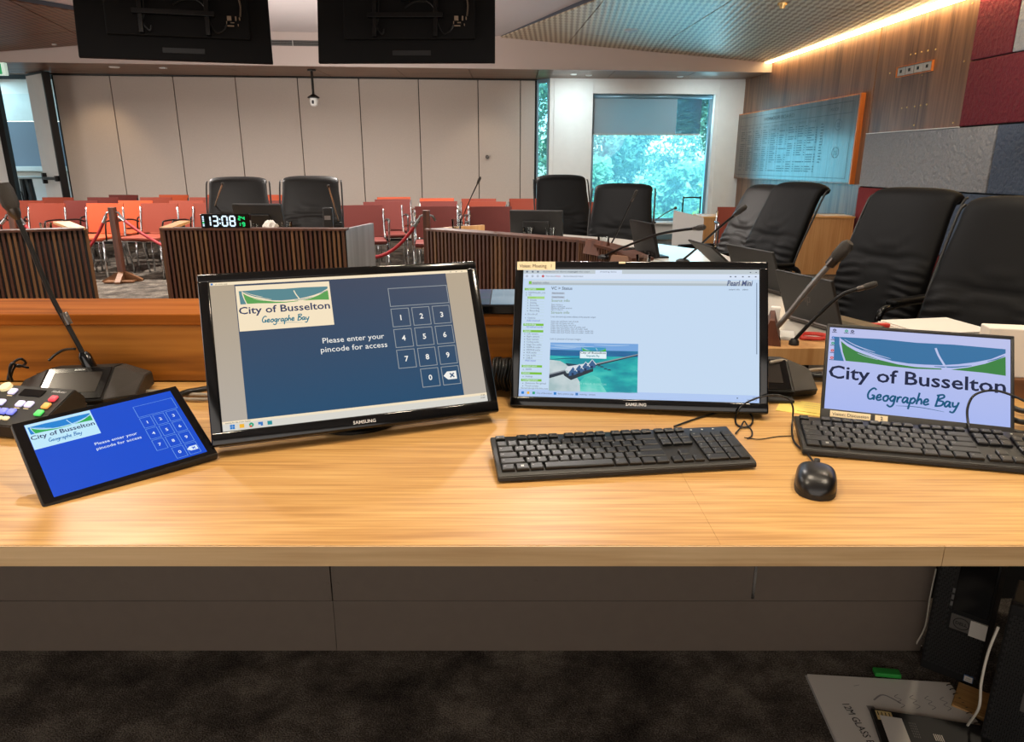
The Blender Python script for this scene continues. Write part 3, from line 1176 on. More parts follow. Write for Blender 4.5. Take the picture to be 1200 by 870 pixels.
tree(2.6, 21.0, 4.6, 1.9, 9000, 'leaf', 'large leafy tree left of centre in the far window view')
tree(6.2, 22.0, 4.8, 1.7, 9000, 'leaf', 'leafy tree at the right in the far window view')
tree(-1.6, 22.5, 4.6, 1.8, 7000, 'leaf', 'leafy tree seen through the narrow glass slot')
tree(4.3, 27.0, 6.0, 2.6, 9000, 'leaf', 'bluish tree behind the others in the far window view')
tree(9.6, 28.0, 6.0, 2.3, 6000, 'leaf', 'distant tree at the far right beyond the far window')
tree(-.2, 28.0, 6.0, 2.4, 7000, 'leaf', 'distant tree at the far left beyond the far window')
tree(4.75, 16.2, 2.3, .45, 2200, 'leaf2', 'yellow flowering tree at the right edge of the far window', .04)
tree(4.2, 18.4, 1.2, .85, 3000, 'leaf3', 'pale green shrub low behind the window chair', .03, .1)
tree(1.9, 17.6, 1.4, .85, 3000, 'leaf3', 'pale green shrub low at the left of the far window', .03, .1)

# ================================================================== RIGHT WALL FITTINGS
# honour board
hb0, hb1 = 8.52, 12.2
HM0 = frame_m((0, 0, 0), DW)
p0 = Vector((WR(hb0), hb0, 1.5))
board = thing('honour_board', 'long glossy timber honour board with lists of names on the right wall', 'board', (p0.x, p0.y, 1.005))
HL = (hb1 - hb0) * 1.002
bm = B()
box(bm, (HL / 2, .035, .5), (HL - .05, .05, .965), .002, HM0)
obj('face', bm, M['board_veneer'], board)
for nm, c, s in [('frame_side', (.012, .03, .5), (.024, .062, 1.0)), ('frame_side', (HL - .012, .03, .5), (.024, .062, 1.0)), ('frame_rail', (HL / 2, .03, .99), (HL - .05, .062, .018)), ('frame_rail', (HL / 2, .03, .01), (HL - .05, .062, .018))]:
    bm = B()
    box(bm, c, s, .003, HM0)
    obj(nm, bm, M['orange_wood'] if (nm == 'frame_side' and c[0] < 1) or c[2] > .9 else M['veneer'], board)
# lettering plane: faces into the room; text runs from near end (viewer's right) ... reading direction left to right = far to near
LM = Matrix.Translation(HM0 @ Vector((HL, .062, 0))) @ Matrix((-Vector(DW), Vector((0, 0, 1)), Vector((-DW.y, DW.x, 0)))).transposed().to_4x4()
Fh = Flat(LM, .0004)
rnd = random.Random(3)
ik = mat('faded_ink', (52, 48, 46), .5)
Fh.outline(.12, .06, HL - .12, .93, .006, ik, 1)
Fh.rect(.12, .80, HL - .12, .805, ik, 1)
Fh.rect(HL - .95, .06, HL - .945, .80, ik, 1)
Fh.text('HONOUR BOARD', HL * .42, .84, .05, ik, 1, 'c', width=1.0)
Fh.text('MAYOR', HL - .55, .84, .04, ik, 1, 'c')
NAMES = ['COUNCILLORS', 'MAYORS', 'SHIRE CLERKS', 'PRESIDENTS']
for c in range(9):
    x0 = .18 + c * .29
    Fh.text(NAMES[c % 4], x0, .745, .022, ik, 1, width=.2)
    for k in range(20):
        if rnd.random() < .93 - .02 * c:
            yy = .70 - k * .03
            Fh.rect(x0, yy, x0 + rnd.uniform(.1, .2), yy + .011, ik, 1)
            Fh.rect(x0 + .215, yy, x0 + .25, yy + .011, ik, 1)
for k in range(14):
    Fh.rect(HL - .85, .70 - k * .035, HL - .85 + rnd.uniform(.05, .09), .712 - k * .035, ik, 1)
for cy in (.68, .36):
    pts = [(HL - .42 + .08 * math.cos(a * PI / 10), cy + .06 * math.sin(a * PI / 10)) for a in range(21)]
    Fh.stroke(pts, .006, ik, 1)
    for q_ in range(3):
        Fh.rect(HL - .46, cy - .026 + q_ * .02, HL - .38, cy - .02 + q_ * .02, ik, 1)
Fh.build('lettering', board)

# power and data outlet recess with screws
p = Vector((WR(7.66), 7.66, 2.10))
t = thing('outlet_box', 'recessed four gang outlet box high on the walnut veneer', 'outlet', p)
bm = B()
hw = .29
for c, s in [((0, .012, .002), (hw * 2, .024, .006)), ((0, .012, .098), (hw * 2, .024, .006)), ((-hw, .012, .05), (.008, .024, .1)), ((hw, .012, .05), (.008, .024, .1))]:
    box(bm, c, s, 0, HM0)
obj('recess_frame', bm, M['orange_wood'], t)
bm = B()
box(bm, (0, .004, .05), (hw * 2, .006, .096), 0, HM0)
obj('back_plate', bm, M['greyink'], t)
for k in range(4):
    bm = B()
    box(bm, (-.215 + .143 * k, .012, .05), (.125, .014, .076), .003, HM0)
    o = obj('outlet', bm, M['grey_board'], t)
    bm = B()
    box(bm, (-.215 + .143 * k, .021, .052), (.03, .006, .03), .002, HM0)
    obj('socket', bm, M['ink'], o)
scr = []
for k in range(5):
    scr.append((797 / 3 + 800 - 265.7 + 0, 0))
for (px, py) in [(1067.3, 64), (1073, 63), (1080, 61), (1087.5, 59.5), (1096.5, 58), (1057, 127), (1063, 126), (1072, 125), (1079, 123.5), (1086, 122.5), (1043, 86), (1130, 72), (1140, 4), (1071, 147), (1117, 144), (1081, 88)]:
    p = atW(px, py)
    bm = B()
    lathe(bm, [(.001, .006), (.007, .005), (.009, 0), (.001, -.001)], 10, (0, 0, 0), 0, HM0 @ Matrix.Rotation(-PI / 2, 4, 'X'))
    o = obj('screw', bm, M['brass'], wall_right, loc=p + Vector((-.001, 0, 0)))

# ================================================================== HANGING SCREENS


def tv(name, bl, br, label):
    bl, br = Vector(bl), Vector(br)
    w_ = (br - bl).length
    tilt = R(11)
    xd = (br - bl).normalized()
    t = thing(name, label, 'screen', (bl + br) / 2, math.atan2(xd.y, xd.x))
    T = Matrix.Rotation(-tilt, 4, 'X')      # top leans away (+y)
    h = w_ * .575
    bm = B()
    box(bm, (0, .02, h / 2), (w_, .035, h), .006, T)
    obj('back_panel', bm, M['tvback'], t)
    bm = B()
    box(bm, (.02 * w_, -.012, h * .52), (w_ * .74, .03, h * .62), .01, T)
    obj('rear_housing', bm, M['tvback'], t)
    bm = B()
    box(bm, (0, .045, h / 2), (w_ * .985, .012, h * .975), 0, T)
    obj('display', bm, M['black_gloss'], t)
    # mount: two arms, crossbar, pole to the ceiling
    bm = B()
    for sx_ in (-.17, .17):
        box(bm, (sx_ * w_, -.045, h * .5), (.035, .03, h * .55), .003, T)
    for zz in (.42, .72):
        box(bm, (0, -.055, h * zz), (w_ * .42, .03, .04), .003, T)
    obj('mount_bracket', bm, M['black_metal'], t)
    top = T @ Vector((0, -.07, h * .75))
    bm = B()
    tube(bm, [top, (top.x, top.y, 2.95 - bl.z)], .03, 10)
    obj('pole', bm, M['black_metal'], t)
    bm = B()
    box(bm, (0, -.045, h * .62), (.07, .04, .11), .004, T)
    box(bm, (.1, -.045, h * .66), (.12, .02, .05), .004, T)
    obj('mount_block', bm, M['black_metal'], t)
    # ports and plugs
    for (xx, zz, ww, hh) in [(.285, .40, .034, .036), (.32, .40, .012, .034), (.34, .40, .008, .022), (.29, .33, .05, .008), (.30, .36, .03, .006), (.27, .36, .006, .02), (.33, .34, .006, .015), (.06, .60, .012, .02), (.08, .62, .01, .018), (.105, .61, .016, .022), (.125, .61, .006, .03)]:
        bm = B()
        box(bm, (xx * w_, -.032, h * zz), (ww, .012, hh), .001, T)
        obj('plug', bm, M['plug'], t)
    bm = B()
    box(bm, (-.19 * w_, -.0, h * .27), (.05, .004, .05), 0, T)
    obj('rating_plate', bm, M['tvplate'], t)
    bm = B()
    box(bm, (.03 * w_, .0, h * .09), (.32, .004, .04), 0, T)
    obj('rating_plate', bm, M['tvplate'], t)
    for pts in [[(-.15, .62), (-.15, .42), (-.16, .32), (-.13, .25), (-.12, .30)], [(.12, .56), (.16, .5), (.18, .36), (.21, .26), (.25, .28), (.27, .34)], [(.345, .42), (.35, .52), (.34, .62)], [(.0, .5), (.05, .55), (.12, .56)]]:
        bm = B()
        tube(bm, catmull([T @ Vector((a * w_, -.035, h * b_)) for a, b_ in pts], 5), .007, 6)
        obj('cable', bm, M['black'] if pts[0][0] < .3 else M['plugcable'], t)


M['tvback'] = mat('screen_back_black', (8, 7, 7), .75, spec=.2)
M['plug'] = mat('plug_metal', (150, 130, 110), .4, metal=.3)
M['plugcable'] = mat('tan_cable', (90, 76, 62), .5)
M['tvplate'] = mat('rating_plate', (11, 10, 10), .6)
tv('hanging_screen', atZ(92, 66.5, 2.05), atZ(320, 74.5, 2.05), 'large black screen hung from the ceiling at left, back towards us')
tv('hanging_screen', atZ(373, 73.5, 2.05), atZ(580, 73, 2.05), 'black hanging screen right of the air grille, seen from its back')

# hanging camera on pole
p = atZ(365, 81.5, 2.53)
t = thing('pole_camera', 'small camera on a black drop pole in front of the wall panels', 'camera', p)
bm = B()
tube(bm, [(0, 0, 0), (0, 0, -.33)], .018, 10)
lathe(bm, [(.001, -.02), (.06, -.02), (.06, 0), (.001, 0)], 16)
obj('pole', bm, M['black_metal'], t)
bm = B()
lathe(bm, [(.02, -.33), (.085, -.37), (.085, -.385), (.001, -.385)], 16)
obj('bracket', bm, M['black_metal'], t)
bm = B()
lathe(bm, [(.055, -.385), (.06, -.42), (.05, -.48), (.025, -.5), (.001, -.5)], 16)
obj('camera_body', bm, M['white_pl'], t, smooth='auto')
bm = B()
box(bm, (0, -.058, -.44), (.03, .02, .05), .008)
obj('lens', bm, M['lens'], t)

# ================================================================== SLATTED DESKS
def seg_frames(pl_):
    out = []
    for a, b_ in zip(pl_[:-1], pl_[1:]):
        a = Vector((*a, 0))
        b_ = Vector((*b_, 0))
        out.append((a, b_))
    return out


SLAT = {}


def slat_mesh(k, h):
    key = (k, round(h, 3))
    if key not in SLAT:
        bm = B()
        box(bm, (0, 0, h / 2), (.0165, .024, h), 0)
        me = bpy.data.meshes.new('slat')
        bm.to_mesh(me)
        bm.free()
        me.materials.append(M[k])
        SLAT[key] = me
    return SLAT[key]


def slat_run(root, a, b_, z0, z1, side=1.0, pitch=.0325):
    """slats along a->b (world), facing the side to the right of a->b ; root at world location"""
    d = (b_ - a)
    L = d.length
    d.normalize()
    n = Vector((d.y, -d.x, 0)) * side
    ang = math.atan2(d.y, d.x)
    loc0 = root.location
    bm = B()
    FMx = frame_m(a - Vector((loc0.x, loc0.y, 0)), d)
    box(bm, (L / 2, .012 * side, (z0 + z1) / 2), (L, .024, z1 - z0), 0, FMx)
    obj('backing_board', bm, M['black_back'], root)
    cnt = int(L / pitch)
    rnd = random.Random(int(L * 1000))
    for k in range(cnt):
        p = a + d * ((k + .5) * L / cnt) + n * .012
        me = slat_mesh(rnd.choice(['slat', 'slat_red', 'slat_pale', 'slat', 'slat_red']), z1 - z0)
        o = bpy.data.objects.new('slat', me)
        COL.objects.link(o)
        o.parent = root
        o.location = (p.x - loc0.x, p.y - loc0.y, z0)
        o.rotation_euler = (0, 0, ang)


def poly_top(root, poly, z0, z1, m, name):
    bm = B()
    prism(bm, [(p[0] - root.location.x, p[1] - root.location.y) for p in poly], z0, z1)
    return obj(name, bm, m, root)


# left desk
t = thing('slatted_desk', 'dark slatted timber desk at the left edge of the room', 'desk', (-3.6, 4.85, 0))
a, b_ = Vector((-4.9, 4.30, 0)), Vector((-3.06, 5.11, 0))
slat_run(t, a, b_, .0, .79)
c_ = Vector((-3.51, 5.66, 0))
slat_run(t, b_ + Vector((0.0, .015, 0)), c_, .0, .79)
dn = Vector((-.4, .9, 0)).normalized()
poly_top(t, [(a.x + .03, a.y - .03), (b_.x + .025, b_.y - .03), (b_.x - .03, b_.y + .08), (a.x - .03, a.y + .08)], .785, .80, M['slat_red'], 'ledge')
poly_top(t, [(b_.x + .02, b_.y), (c_.x + .02, c_.y + .02), (c_.x - .09, c_.y - .02), (b_.x - .09, b_.y - .01)], .785, .803, M['oak_v'], 'end_ledge')
poly_top(t, [(a.x, a.y + .08), (b_.x - .1, b_.y + .06), (c_.x - .05, c_.y), (-5.2, 5.0)], .70, .73, M['oak'], 'desktop')
# centre desk
t = thing('slatted_desk', 'dark slatted timber desk in the middle with the digital clock on it', 'desk', (-1.85, 5.3, 0))
a, b_ = Vector((-2.49, 5.11, 0)), Vector((-1.174, 5.06, 0))
slat_run(t, a, b_, .0, .79)
l_ = Vector((-2.63, 5.72, 0))
r_ = Vector((-1.075, 5.58, 0))
poly_top(t, [(a.x - .01, a.y - .03), (b_.x + .01, b_.y - .03), (b_.x + .01, b_.y + .07), (a.x, a.y + .07)], .785, .80, M['slat_red'], 'ledge')
poly_top(t, [(a.x - .02, a.y), (a.x + .07, a.y), (l_.x + .07, l_.y), (l_.x - .02, l_.y)], .785, .803, M['oak_v'], 'end_ledge')
slat_run(t, l_, a, .0, .79)
bm = B()
slab(bm, [p - Vector((t.location.x, t.location.y, 0)) for p in (b_ + Vector((0, 0, 0)), r_, r_ + Vector((0, 0, .795)), b_ + Vector((0, 0, .795)))], (1, -.2, 0), .03)
obj('end_panel', bm, mat('laminate_sheen', (178, 180, 182), .3, metal=.6, var=.25, scale=14, stretch=(1, 1, .05)), t)  # silver tone and streaks stand in for window light reflected by the panel
poly_top(t, [(a.x, a.y + .07), (b_.x, b_.y + .07), (r_.x - .03, r_.y), (l_.x + .07, l_.y)], .70, .73, M['oak'], 'desktop')
# right wing: the curved council table
t = thing('council_table', 'long curved council table with dark slatted front and pale top', 'table', (.7, 4.0, 0))
front = [(-.594, 5.06), (0, 4.61), (.42, 4.29), (.555, 3.85), (.60, 3.45)]
for (a2, b2) in seg_frames(front):
    slat_run(t, a2, b2, .0, .79)
inner = [(-.50, 5.14), (.06, 4.70), (.50, 4.36), (.64, 3.90), (.69, 3.45)]
poly_top(t, [(x - .02, y - .02) for x, y in front] + inner[::-1], .785, .80, M['slat_red'], 'ledge')
e0, e1 = Vector((-.594, 5.06, 0)), Vector((-.223, 5.37, 0))
bm = B()
slab(bm, [p - Vector((t.location.x, t.location.y, 0)) for p in (e1, e0, e0 + Vector((0, 0, .8)), e1 + Vector((0, 0, .8)))], (-.6, .7, 0), .03)
obj('end_panel', bm, M['oak_v'], t)
poly_top(t, [(.60, 3.45), (.70, 3.45), (.78, 2.9), (.70, 2.9)], .745, .765, M['slat_red'], 'ledge_end')
poly_top(t, [(-.20, 5.36), (-.45, 5.14), (.06, 4.66), (.46, 4.34), (.60, 3.9), (.62, 3.4), (.62, 1.93), (1.14, 1.93), (1.12, 2.6), (1.26, 3.4), (1.2, 4.2), (.75, 4.95), (.2, 5.4)], .70, .74, M['table_top'], 'tabletop')
poly_top(t, [(.5, 1.915), (1.14, 1.915), (1.14, 2.02), (.5, 2.02)], .694, .742, M['oak_v'], 'front_edge')
for (x, y) in [(.88, 2.5), (1.0, 3.8), (.35, 4.95)]:
    bm = B()
    bx(x - .7 - .2, x - .7 + .2, y - 4 - .03, y - 4 + .03, 0, .70, bm=bm)
    obj('support', bm, M['black_soft'], t)

# low oak cabinet by the right wall
t = thing('low_cabinet', 'pale oak cabinet standing across the room by the right wall', 'cabinet', (3.0, 8.2, 0))
xl = atZ(822, 253, .66).x
obj('body', bx(xl - 3.0, 3.90 - 3.0, -.0, .45, 0, .64), M['oak_v'], t)
obj('top', bx(xl - 3.0 - .01, 3.905 - 3.0, -.012, .46, .64, .66, .003), M['oak'], t)
bm = B()
slab(bm, [Vector((xl - 3.0 - .25, .45, 0)), Vector((xl - 3.0, 0, 0)), Vector((xl - 3.0, 0, .645)), Vector((xl - 3.0 - .25, .45, .70))], (-.9, -.5, 0), .02)
obj('end_panel', bm, M['grey_board'], t)
bm = B()
bx(.62, .92, .1, .3, .66, .664, bm=bm)
o = obj('paper_sheet', bm, M['paper'], loc=(3.0, 8.2, 0))
tag(o, 'sheets of paper lying on the oak cabinet behind the chairs', 'paper')
p = atY(811, 231, 9.2)
t = thing('trolley', 'black tubular trolley handle standing before the far window', 'trolley', (p.x, 9.2, 0))
bm = B()
tube(bm, catmull([(-.11, 0, .12), (-.11, 0, p.z - .06), (-.085, 0, p.z - .01), (.085, 0, p.z - .01), (.11, 0, p.z - .06), (.11, 0, .12)], 5), .009, 8)
obj('handle', bm, M['black_metal'], t, smooth=True)
obj('platform', bx(-.18, .18, -.02, .4, .08, .12, .01), M['black'], t)
for dx in (-.14, .14):
    for dy in (.03, .35):
        bm = B()
        lathe(bm, [(.001, -.015), (.04, -.015), (.04, .015), (.001, .015)], 12, (0, 0, 0), 0, Matrix.Translation((dx, dy, .04)) @ Matrix.Rotation(PI / 2, 4, 'Y'))
        obj('wheel', bm, M['black'], t)

# ================================================================== RED CHAIRS
RED = {}


def red_chair_proto(kind, arms):
    t = thing('visitor_chair', 'x', 'chair')
    m = M[kind]
    # back: gently curved panel
    bm = B()
    nu, nv = 8, 5
    fr, bk = [], []
    for j in range(nv + 1):
        v = j / nv
        for i in range(nu + 1):
            u = -1 + 2 * i / nu
            x = u * (.225 - .012 * (1 - v))
            y = .205 + .05 * v - .035 * (1 - u * u) * -1 * .6
            z = .475 + .325 * v
            fr.append(bm.verts.new((x, y, z)))
            bk.append(bm.verts.new((x, y + .014, z)))
    N = nu + 1
    for j in range(nv):
        for i in range(nu):
            a = j * N + i
            bm.faces.new((fr[a], fr[a + 1], fr[a + N + 1], fr[a + N]))
            bm.faces.new((bk[a], bk[a + N], bk[a + N + 1], bk[a + 1]))
    for i in range(nu):
        bm.faces.new((fr[i], bk[i], bk[i + 1], fr[i + 1]))
        a = nv * N + i
        bm.faces.new((fr[a], fr[a + 1], bk[a + 1], bk[a]))
    for j in range(nv):
        a = j * N
        bm.faces.new((fr[a], fr[a + N], bk[a + N], bk[a]))
        a += nu
        bm.faces.new((fr[a], bk[a], bk[a + N], fr[a + N]))
    obj('backrest', bm, m, t, smooth='auto')
    obj('seat', bx(-.225, .225, -.24, .2, .425, .46, .014), m, t, smooth='auto')
    for s in (-1, 1):
        bm = B()
        tube(bm, catmull([(s * .235, -.215, 0), (s * .235, -.2, .42)], 3), .011, 8)
        obj('leg', bm, M['chrome'], t, smooth=True)
        bm = B()
        tube(bm, catmull([(s * .235, .27, 0), (s * .235, .2, .40), (s * .232, .212, .5), (s * .226, .243, .76)], 3), .011, 8)
        obj('leg', bm, M['chrome'], t, smooth=True)
        bm = B()
        if arms:
            tube(bm, catmull([(s * .25, -.16, .42), (s * .262, -.15, .60), (s * .262, -.1, .63), (s * .262, .1, .63), (s * .25, .215, .60)], 4), .009, 8)
            obj('armrest', bm, M['black_metal'], t, smooth=True)
        else:
            tube(bm, catmull([(s * .245, -.215, .40), (s * .25, -.215, .63), (s * .25, -.18, .655), (s * .25, .12, .655), (s * .24, .21, .63)], 4), .011, 8)
            obj('armrest', bm, M['chrome'], t, smooth=True)
            bm = B()
            box(bm, (s * .25, -.10, .664), (.034, .2, .018), .006)
            obj('arm_pad', bm, M['black'], t)
    bm = B()
    tube(bm, [(-.235, -.19, .415), (.235, -.19, .415)], .01, 8)
    obj('seat_rail', bm, M['chrome'], t)
    bm = B()
    tube(bm, [(-.235, .19, .415), (.235, .19, .415)], .01, 8)
    obj('seat_rail', bm, M['chrome'], t)
    return t


used = set()


def put_red(px, py_top, kind, arms, label, rz=0.0):
    zt = .80
    p = atZ(px, py_top, zt)
    key = (kind, arms)
    if key not in RED:
        RED[key] = red_chair_proto(kind, arms)
        r = RED[key]
    else:
        r = copy_tree(RED[key])
    r['label'] = label
    r['group'] = 'red and orange visitor chairs'
    d = Vector((math.sin(rz), -math.cos(rz)))
    r.location = (p.x + d.x * .25, p.y + d.y * .25, 0)
    r.rotation_euler = (0, 0, rz)


ORD = ['first', 'second', 'third', 'fourth', 'fifth', 'sixth', 'seventh', 'eighth']
CN = {'orange': 'bright orange', 'brick': 'brick red', 'darkred': 'dark red'}
rows = [
    ('front row', 238.5, [(-2, 'brick'), (54, 'brick'), (122, 'orange'), (186, 'brick'), (248, 'brick')]),
    ('second row', 235.3, [(31, 'brick'), (94, 'darkred'), (158, 'orange'), (218, 'brick'), (322, 'darkred')]),
    ('third row', 231.5, [(67, 'brick'), (120, 'darkred'), (182, 'brick'), (240, 'brick')]),
    ('back row', 228.5, [(144, 'darkred'), (203, 'orange'), (260, 'orange'), (316, 'orange')]),
]
for rn, py, lst in rows:
    for i, (px, k) in enumerate(lst):
        lab = '%s armed chair, %s from left in %s of the left block' % (CN[k], ORD[i], rn)
        put_red(px, py, k, True, lab, R(-6))
right = [
    (424, 240.6, 'darkred', 'front chair of the leftmost file in the middle block', R(14)), (448, 236.6, 'darkred', 'second chair of the leftmost file in the middle block', R(14)),
    (460, 233.6, 'darkred', 'third chair of the leftmost file in the middle block', R(14)), (461.5, 231.2, 'orange', 'rearmost chair of the leftmost file in the middle block', R(14)),
    (511, 242, 'darkred', 'front chair of the file behind the right stanchion', R(6)), (514, 236, 'darkred', 'middle chair of the file behind the right stanchion', R(6)),
    (512, 232.5, 'orange', 'rearmost chair of the file behind the right stanchion', R(6)),
    (575, 242.3, 'darkred', 'front chair of the file behind the tall thin microphone', R(2)), (571, 236.5, 'brick', 'middle chair of the file behind the tall thin microphone', R(2)),
    (561, 233, 'brick', 'last chair of the file behind the tall thin microphone', R(2)),
    (617, 233, 'brick', 'chair partly hidden left of the black chair by the glass slot', R(0)),
    (682, 237, 'brick', 'chair glimpsed between the two black chairs before the window', R(0)),
    (867, 243, 'brick', 'chair peeking over the oak cabinet at right', R(-10)),
]
for px, py, k, lab, rz in right:
    put_red(px, py, k, False, CN[k] + ' chrome ' + lab, rz)

# ================================================================== STANCHIONS AND ROPES
def stanchion(px, ptop, Y, label):
    p = atY(px, ptop, Y)
    t = thing('stanchion', label, 'barrier', (p.x, Y, 0), group='timber rope stanchions')
    z = p.z
    obj('post', bx(-.032, .032, -.032, .032, .03, z, .004), M['post'], t)
    for k in range(4):
        Mx = Matrix.Rotation(k * PI / 2 + .2, 4, 'Z')
        bm = B()
        prism(bm, [(.03, 0), (.2, 0), (.2, .02), (.03, .11)], -.028, .028, 0, Mx @ Matrix.Rotation(PI / 2, 4, 'X'))
        obj('foot', bm, M['post_foot'], t)
    bm = B()
    box(bm, (0, 0, .015), (.3, .3, .02), .004, Matrix.Rotation(.2, 4, 'Z'))
    obj('base_board', bm, M['post_foot'], t)
    for s in (-1, 1):
        bm = B()
        tube(bm, [(s * .032, 0, z - .05), (s * .06, 0, z - .055), (s * .085, 0, z - .10)], .012, 8)
        obj('rope_hook', bm, M['chrome'], t)
    return Vector((p.x, Y, z))


s0 = stanchion(13, 246, 7.75, 'timber rope stanchion at the left edge behind the left desk')
s1 = stanchion(131, 243, 7.69, 'timber rope stanchion in the gap between the left and middle desks')
s3 = stanchion(366, 245, 7.1, 'timber rope stanchion hidden behind the second brown leather chair')
s2 = stanchion(499.5, 246.5, 6.9, 'timber rope stanchion beside the end of the curved table')


def rope(a, b_, sag, label):
    d = (b_ - a)
    d.z = 0
    d.normalize()
    a = a + d * .085 + Vector((0, 0, -.1))
    b_ = b_ - d * .085 + Vector((0, 0, -.1))
    pts = []
    for k in range(25):
        u = k / 24
        p = a.lerp(b_, u)
        p.z -= sag * 4 * u * (1 - u)
        pts.append(p)
    t = thing('barrier_rope', label, 'rope', pts[12], group='red barrier ropes')
    L = [q - pts[12] for q in pts]
    bm = B()
    tube(bm, L, .016, 8)
    obj('rope', bm, M['rope'], t, smooth=True)
    for i, j in ((0, 1), (24, 23)):
        bm = B()
        dd = (L[j] - L[i]).normalized()
        tube(bm, [L[i] - dd * .01, L[i] + dd * .07], .02, 10)
        obj('rope_end', bm, M['chrome'], t, smooth='auto')


rope(s0 + Vector((-1.4, 0, 0)), s0, .3, 'red barrier rope running off the left edge of the picture')
rope(s0, s1, .42, 'red barrier rope left of the stanchion in the gap')
rope(s1, s3, .42, 'red barrier rope passing behind the middle desk')
rope(s3, s2, .36, 'red barrier rope hanging right of the middle desk')

# ================================================================== EXECUTIVE CHAIRS
def exec_proto(mk, gather=True):
    t = thing('executive_chair', 'x', 'chair')
    m = M[mk]
    # spine in the yz plane, from the seat up to the head roll
    ctrl = [(-.04, .44), (-.005, .54), (.02, .64), (.055, .75), (.105, .87), (.155, .98), (.19, 1.055), (.213, 1.092), (.245, 1.105), (.278, 1.088)]
    P = catmull([(0, a, b_) for a, b_ in ctrl], 11)
    n = len(P)
    bm = B()
    S = 72
    rings = []
    for i, p in enumerate(P):
        t_i = i / (n - 1)
        v = min(1, (p.z - .44) / .66)
        tg = (P[min(i + 1, n - 1)] - P[max(i - 1, 0)]).normalized()
        nr = Vector((0, -tg.z, tg.y))      # towards the front
        w_ = .222 + .014 * math.sin(min(1, v * 1.15) * PI) - .012 * v
        th = .05 - .008 * t_i
        end = min(1, (1 - t_i) / .05, (t_i + .02) / .05)
        q = math.sqrt(max(.02, 1 - (1 - end) ** 2))
        ring = []
        for k in range(S):
            a = 2 * PI * k / S
            c, s = math.cos(a), math.sin(a)
            x = w_ * math.copysign(abs(c) ** .7, c) * (0.95 + .05 * q)
            h = th * math.copysign(abs(s) ** .7, s) * q
            if s > .05:
                u = x / w_
                au = abs(u)
                side = 1 / (1 + math.exp(-(au - .42) * 30))
                low_ = 1 / (1 + math.exp((v - .53) * 40))
                b_ = .010 * math.exp(-((au - .74) / .2) ** 2) * low_
                b_ += low_ * side * (math.sin(v * 105 + 2.5 * u * u + .7 * math.sin(u * 9 + v * 20)) * .0052)
                b_ -= low_ * .006 * math.exp(-((au - .42) / .035) ** 2)
                # soft tuck under the plain head pad with creases running into it
                b_ -= .010 * math.exp(-((v - .56) / .03) ** 2) * (1 - .75 * au)
                rr = math.hypot(u * .8, (v - .56) * 2.4)
                b_ += .0055 * math.sin(math.atan2((v - .56) * 1.5, u) * 13) * math.exp(-(rr / .36) ** 2) * min(1, rr / .12)
                h += b_ * min(1, s * 2)
            ring.append(bm.verts.new(p + Vector((x, 0, 0)) + nr * h))
        rings.append(ring)
    for i in range(n - 1):
        for k in range(S):
            bm.faces.new((rings[i][k], rings[i][(k + 1) % S], rings[i + 1][(k + 1) % S], rings[i + 1][k]))
    bm.faces.new(rings[0][::-1])
    bm.faces.new(rings[-1])
    obj('backrest', bm, m, t, smooth=True)
    # piping along both sides
    for s in (-1, 1):
        bm = B()
        tube(bm, [p + Vector((s * (.235 - .014 * max(0, i / n - .5)), .012, 0)) for i, p in enumerate(P[:-12])], .006, 6)
        obj('piping', bm, M['black_soft'], t, smooth=True)
    bm = B()
    box(bm, (0, -.235, .455), (.48, .50, .115), .045, seg=4)
    for v in bm.verts:
        v.co.z += .018 * math.cos(v.co.x * 6) - (.02 if v.co.y < -.42 else 0)
    obj('seat', bm, m, t, smooth=True)
    for s in (-1, 1):
        bm = B()
        tube(bm, catmull([(s * .265, .05, .46), (s * .278, .05, .60), (s * .278, -.02, .655), (s * .278, -.28, .655), (s * .278, -.36, .62), (s * .265, -.33, .47)], 5), .016, 8)
        a_ = obj('armrest', bm, M['black_gloss'], t, smooth=True)
        bm = B()
        box(bm, (s * .278, -.15, .672), (.055, .29, .025), .011, seg=3)
        obj('arm_pad', bm, M['leather'], a_, smooth=True)
    bm = B()
    lathe(bm, [(.05, .39), (.05, .36), (.028, .36), (.028, .14), (.045, .12), (.045, .07), (.001, .07)], 14, (0, -.2, 0))
    obj('column', bm, M['black_metal'], t, smooth='auto')
    bm = B()
    box(bm, (0, -.2, .39), (.22, .26, .03), .005)
    obj('tilt_plate', bm, M['black_metal'], t)
    for k in range(5):
        a = k * 2 * PI / 5 + .3
        bm = B()
        e = Vector((math.cos(a) * .31, -.2 + math.sin(a) * .31, .085))
        tube(bm, [(0, -.2, .11), e], [.03, .018], 8)
        obj('base_arm', bm, M['black_metal'], t)
        bm = B()
        lathe(bm, [(.001, -.022), (.03, -.022), (.033, 0), (.03, .022), (.001, .022)], 12, (0, 0, 0), 0, Matrix.Translation((e.x, e.y, .033)) @ Matrix.Rotation(a, 4, 'Z') @ Matrix.Rotation(PI / 2, 4, 'X'))
        obj('caster', bm, M['black'], t)
    return t


EX = {}


def put_exec(px, py, zt, rz, mk, label, group, wide=1.0, Y=None):
    """(px,py) pixel of the middle of the head roll"""
    if mk not in EX:
        EX[mk] = exec_proto(mk)
        r = EX[mk]
    else:
        r = copy_tree(EX[mk])
    p = atZ(px, py, zt) if Y is None else atY(px, py, Y)
    c, s = math.cos(rz), math.sin(rz)
    off = Vector((-s * .235, c * .235, 0))
    r.location = (p.x - off.x, p.y - off.y, 0)
    r.rotation_euler = (0, 0, rz)
    k = p.z / 1.118
    r.scale = (wide, 1, k)
    r['label'] = label
    r['group'] = group


